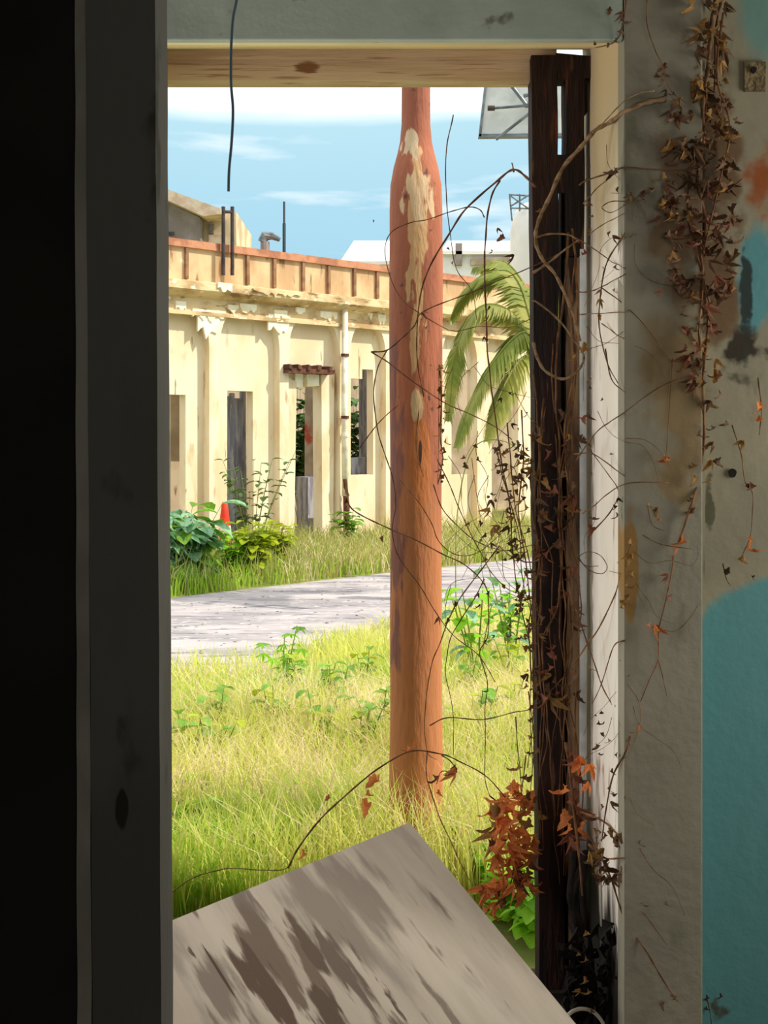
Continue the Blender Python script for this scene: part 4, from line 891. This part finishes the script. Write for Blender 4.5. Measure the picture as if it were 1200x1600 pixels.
# vines on the reveal and the right wall
vine('vine crossing the white reveal at its top and running onto the right wall', [
    (3.3, 2.95, [(905, 289), (918, 281), (955, 270), (974, 262), (1010, 264), (1056, 266), (1105, 262)], .0022), (3.3, 3.0, [(912, 318), (935, 292), (955, 277)], .002),
    (3.0, 3.0, [(981, 315), (955, 315), (940, 324), (955, 332), (981, 317), (1000, 305)], .0013)], [(965, 272, 26, 'b', 2.97), (955, 275, 18, 'b', 3.0), (963, 298, 13, 'b', 3.0), (956, 372, 16, 'b', 3.0), (949, 366, 12, 'b', 3.0), (960, 420, 13, 'b', 3.0)])
vine('criss-cross thin vines over the upper white reveal', [
    (3.2, 3.0, [(919, 368), (929, 360), (950, 347), (974, 334)]), (3.3, 3.0, [(899, 371), (930, 390), (955, 408), (977, 420)]),
    (3.0, 3.1, [(977, 364), (951, 405), (940, 448), (936, 502), (947, 562), (966, 600)], .0021), (3.1, 2.95, [(940, 450), (992, 491), (1049, 566)]), (3.3, 3.1, [(900, 456), (920, 456), (940, 449), (977, 428)], .0018), (3.3, 3.0, [(906, 491), (940, 490), (977, 487)]), (3.2, 3.0, [(940, 506), (960, 520), (975, 530)])],
    [(921, 262, 8, 'b', 3.2), (917, 282, 8, 'b', 3.2), (921, 318, 10, 'b', 3.2), (925, 340, 10, 't', 3.2), (922, 362, 13, 't', 3.2), (916, 400, 20, 'r', 3.2), (938, 470, 14, 't', 3.1), (940, 455, 12, 't', 3.1)], rad=.0015)
vine('vines fanning across the middle of the white reveal onto the wall', [
    (3.0, 3.0, [(946, 545), (956, 592), (976, 612)]), (3.3, 2.9, [(900, 720), (908, 708), (936, 672), (976, 644), (1040, 600), (1104, 580)], .002), (3.3, 3.0, [(896, 710), (928, 710), (976, 744)], .002), (3.2, 3.0, [(910, 803), (930, 788), (976, 756), (1044, 754)]),
    (3.1, 3.1, [(928, 828), (956, 796), (966, 768), (950, 740), (920, 700)]), (3.2, 3.2, [(900, 870), (920, 890), (940, 896), (948, 885), (938, 868), (920, 862), (905, 870), (915, 884), (935, 884)], .0013)],
    [(921, 609, 13, 'b', 3.2), (918, 652, 20, 'b', 3.2), (910, 658, 20, 'r', 3.2), (964, 780, 12, 'b', 3.0), (963, 795, 15, 'b', 3.0), (966, 808, 15, 'b', 3.0), (925, 830, 24, 'r', 3.1), (921, 812, 18, 'b', 3.1), (912, 690, 16, 'b', 3.2)])
vine('vines on the lower white reveal curling at the wall corner', [
    (3.3, 2.95, [(898, 1036), (915, 1010), (936, 980), (960, 932), (972, 892), (985, 850)], .0024), (3.3, 3.0, [(900, 950), (920, 1012), (940, 1068), (958, 1105), (972, 1136), (984, 1165)], .0019), (3.0, 3.1, [(976, 1000), (960, 1008), (950, 1035), (940, 1068), (925, 1100)]),
    (3.0, 3.1, [(984, 1150), (976, 1176), (957, 1215), (946, 1270), (940, 1314)], .0026)],
    [(940, 1118, 14, 'b', 3.1), (937, 1135, 17, 'b', 3.1), (940, 1150, 14, 'b', 3.1), (935, 1170, 18, 'b', 3.1), (936, 1182, 12, 'b', 3.1), (961, 1182, 14, 'b', 3.0), (956, 1206, 12, 'b', 3.0), (950, 1235, 14, 'b', 3.05), (953, 1258, 18, 'b', 3.05), (955, 1245, 14, 'b', 3.05), (942, 1262, 12, 'b', 3.05),
     (975, 945, 20, 't', 2.97), (977, 920, 18, 't', 2.96), (979, 935, 16, 't', 2.96), (972, 952, 14, 't', 2.97), (985, 900, 18, 't', 2.96), (984, 880, 16, 't', 2.96)])
vine('knot of grey-brown dead leaves at the bottom of the white reveal', [(3.1, 2.95, [(915, 1300), (935, 1330), (955, 1372), (973, 1429), (1012, 1490), (1034, 1528), (1059, 1564)], .0028), (3.1, 3.0, [(920, 1320), (945, 1340), (975, 1340)], .003)],
     scatter(915, 975, 1300, 1385, 34, 14, 28, 'bbbt', 3.05, .04))
up = [(1120, -10), (1112, 40), (1106, 100), (1098, 165), (1100, 220), (1090, 280), (1102, 350), (1098, 430), (1105, 500), (1098, 600), (1100, 700), (1080, 790), (1060, 850)]
vine('thick mass of dead brown leaves and stems hanging down the corner of the right wall', [
    (3.0, 3.0, up, .005), (3.0, 3.0, [(1128, -10), (1118, 60), (1115, 150), (1085, 250), (1075, 330), (1095, 420), (1110, 480)], .0035), (2.95, 2.95, [(1130, 20), (1120, 120), (1140, 200), (1120, 300), (1098, 400)], .003), (3.0, 2.95, [(1060, 270), (1090, 290), (1130, 300), (1160, 280)], .0024),
    (3, 3, [(1092, 370), (1098, 440), (1092, 520), (1100, 580)], .004)],
    scatter(1085, 1135, 0, 170, 48, 14, 34, 'bt', 2.98, .03) + scatter(1050, 1150, 160, 300, 80, 14, 34, 'bbbt', 2.97, .04) + scatter(1035, 1150, 280, 460, 110, 13, 32, 'bbbrt', 2.97, .04) + scatter(1065, 1128, 450, 620, 55, 12, 28, 'bbrt', 2.97, .03) + scatter(1085, 1120, 600, 760, 12, 14, 24, 'bt', 2.97, .02) + scatter(985, 1050, 270, 330, 10, 14, 28, 'bt', 2.95, .01))
vine('small vine with curled leaves trailing from the ceiling on the architrave', [(2.94, 2.94, [(1011, -10), (1011, 37), (1022, 75), (1034, 101), (1040, 125), (1052, 146), (1079, 165)], .0014)], [(1036, 105, 20, 'b'), (1028, 122, 20, 'b'), (1040, 128, 16, 'b'), (1044, 142, 14, 'b'), (1052, 150, 12, 'b'), (1036, 118, 18, 'b')])
vine('clump of dead leaves in the top right corner of the doorway', [(2.95, 2.98, [(980, -5), (975, 30), (968, 55), (955, 68), (930, 74)], .0018)], [(972, 38, 20, 'b', 2.95), (968, 52, 16, 'b', 2.95), (962, 66, 14, 'b', 2.95), (950, 70, 10, 'b', 2.96), (952, 18, 16, 'b', 2.95), (976, 22, 18, 'b', 2.95), (930, 70, 10, 'b', 2.97)])
vine('orange-brown leaves scattered on the architrave at mid height', [(2.95, 2.95, [(1004, 836), (1036, 852), (1084, 858)], .0013), (2.95, 2.95, [(1012, 790), (1020, 820), (1038, 830)], .0013), (2.95, 2.95, [(1050, 560), (1046, 640), (1040, 720)], .0014)],
     [(1044, 722, 22, 'o'), (1036, 716, 16, 't'), (1066, 850, 26, 'o'), (1060, 862, 18, 'o'), (1078, 800, 20, 'b'), (1082, 785, 18, 'b'), (1024, 800, 18, 't'), (1012, 792, 12, 't'), (1030, 815, 12, 'o'), (988, 870, 18, 't'), (984, 850, 16, 't'), (1100, 700, 18, 't')])
vine('forked twig hanging on the lower architrave with one orange leaf', [(2.95, 2.95, [(1052, 870), (1050, 890), (1040, 940), (1030, 980), (1028, 1028), (1014, 1062), (1000, 1096)], .002), (2.95, 2.95, [(1028, 1030), (1036, 1060), (1042, 1088)], .0014), (2.95, 2.98, [(1032, 984), (1056, 986), (1075, 970), (1092, 944)], .0012)],
     [(1020, 982, 24, 'o'), (1012, 981, 16, 'o'), (1044, 935, 16, 'r'), (1046, 900, 16, 'r'), (1000, 1144, 20, 'o')])
vine('twigs with reddish leaves on the wall above the teal paint', [(3.0, 3.0, [(1144, 664), (1158, 710), (1164, 752), (1176, 772), (1175, 810), (1172, 840), (1160, 868)], .0014), (3.0, 3.0, [(1130, 880), (1136, 905), (1142, 915)], .0014), (3, 3, [(1185, 590), (1190, 640), (1186, 680)])],
     [(1176, 765, 24, 'r', 3.0), (1170, 762, 16, 'b', 3.0), (1168, 862, 26, 'o', 3.0), (1160, 878, 24, 't', 3.0), (1174, 845, 18, 'o', 3.0), (1134, 895, 20, 'b', 3.0), (1136, 664, 16, 'b', 3.0), (1162, 693, 18, 't', 3.0), (1188, 640, 26, 'o', 3.0), (1186, 660, 22, 'o', 3.0), (1174, 903, 12, 'b', 3.0)])
vine('faint withered tendrils low on the architrave and wall', [(2.95, 2.95, [(1004, 1424), (1020, 1445), (1042, 1476)], .0013), (2.95, 2.95, [(1000, 1325), (1020, 1358), (1050, 1385), (1070, 1430)], .001), (3.0, 3.0, [(1105, 1560), (1112, 1600), (1108, 1640)], .0014)],
     [(998, 1320, 14, 'b'), (1002, 1416, 13, 'b'), (1042, 1414, 12, 'b'), (1034, 1572, 16, 'b'), (1056, 1560, 10, 'b'), (1105, 1565, 18, 'b', 3.0), (1127, 1557, 12, 'b', 3.0), (1104, 1580, 14, 'b', 3.0)])

fine = []
for i in range(26):
    x = VR.uniform(700, 835); y = VR.uniform(560, 960); a = VR.uniform(-.9, .9); P = [(x, y)]
    for k in range(VR.randrange(3, 6)):
        a += VR.uniform(-.7, .7); x += math.sin(a) * 38; y += math.cos(a) * 38; P.append((max(696, min(842, x)), y))
    fine.append((3.5 + VR.uniform(-.04, .05), 3.5, P, .0009))
vine('hair-fine tendrils filling the gap between the orange post and the dark post', fine, scatter(745, 838, 600, 1000, 36, 6, 13, 'bbt', 3.5, .04))
fine = []
for i in range(20):
    x = VR.uniform(915, 1000); y = VR.uniform(200, 1250); a = VR.uniform(-.9, .9); P = [(x, y)]
    for k in range(VR.randrange(3, 6)):
        a += VR.uniform(-.8, .8); x += math.sin(a) * 32; y += math.cos(a) * 32; P.append((max(912, min(1090, x)), y))
    fine.append((3.1, 3.1, P, .0007))
vine('hair-fine tendrils clinging along the edge of the white reveal', fine, scatter(912, 975, 300, 1250, 16, 6, 13, 'bbt', 3.1, .04))
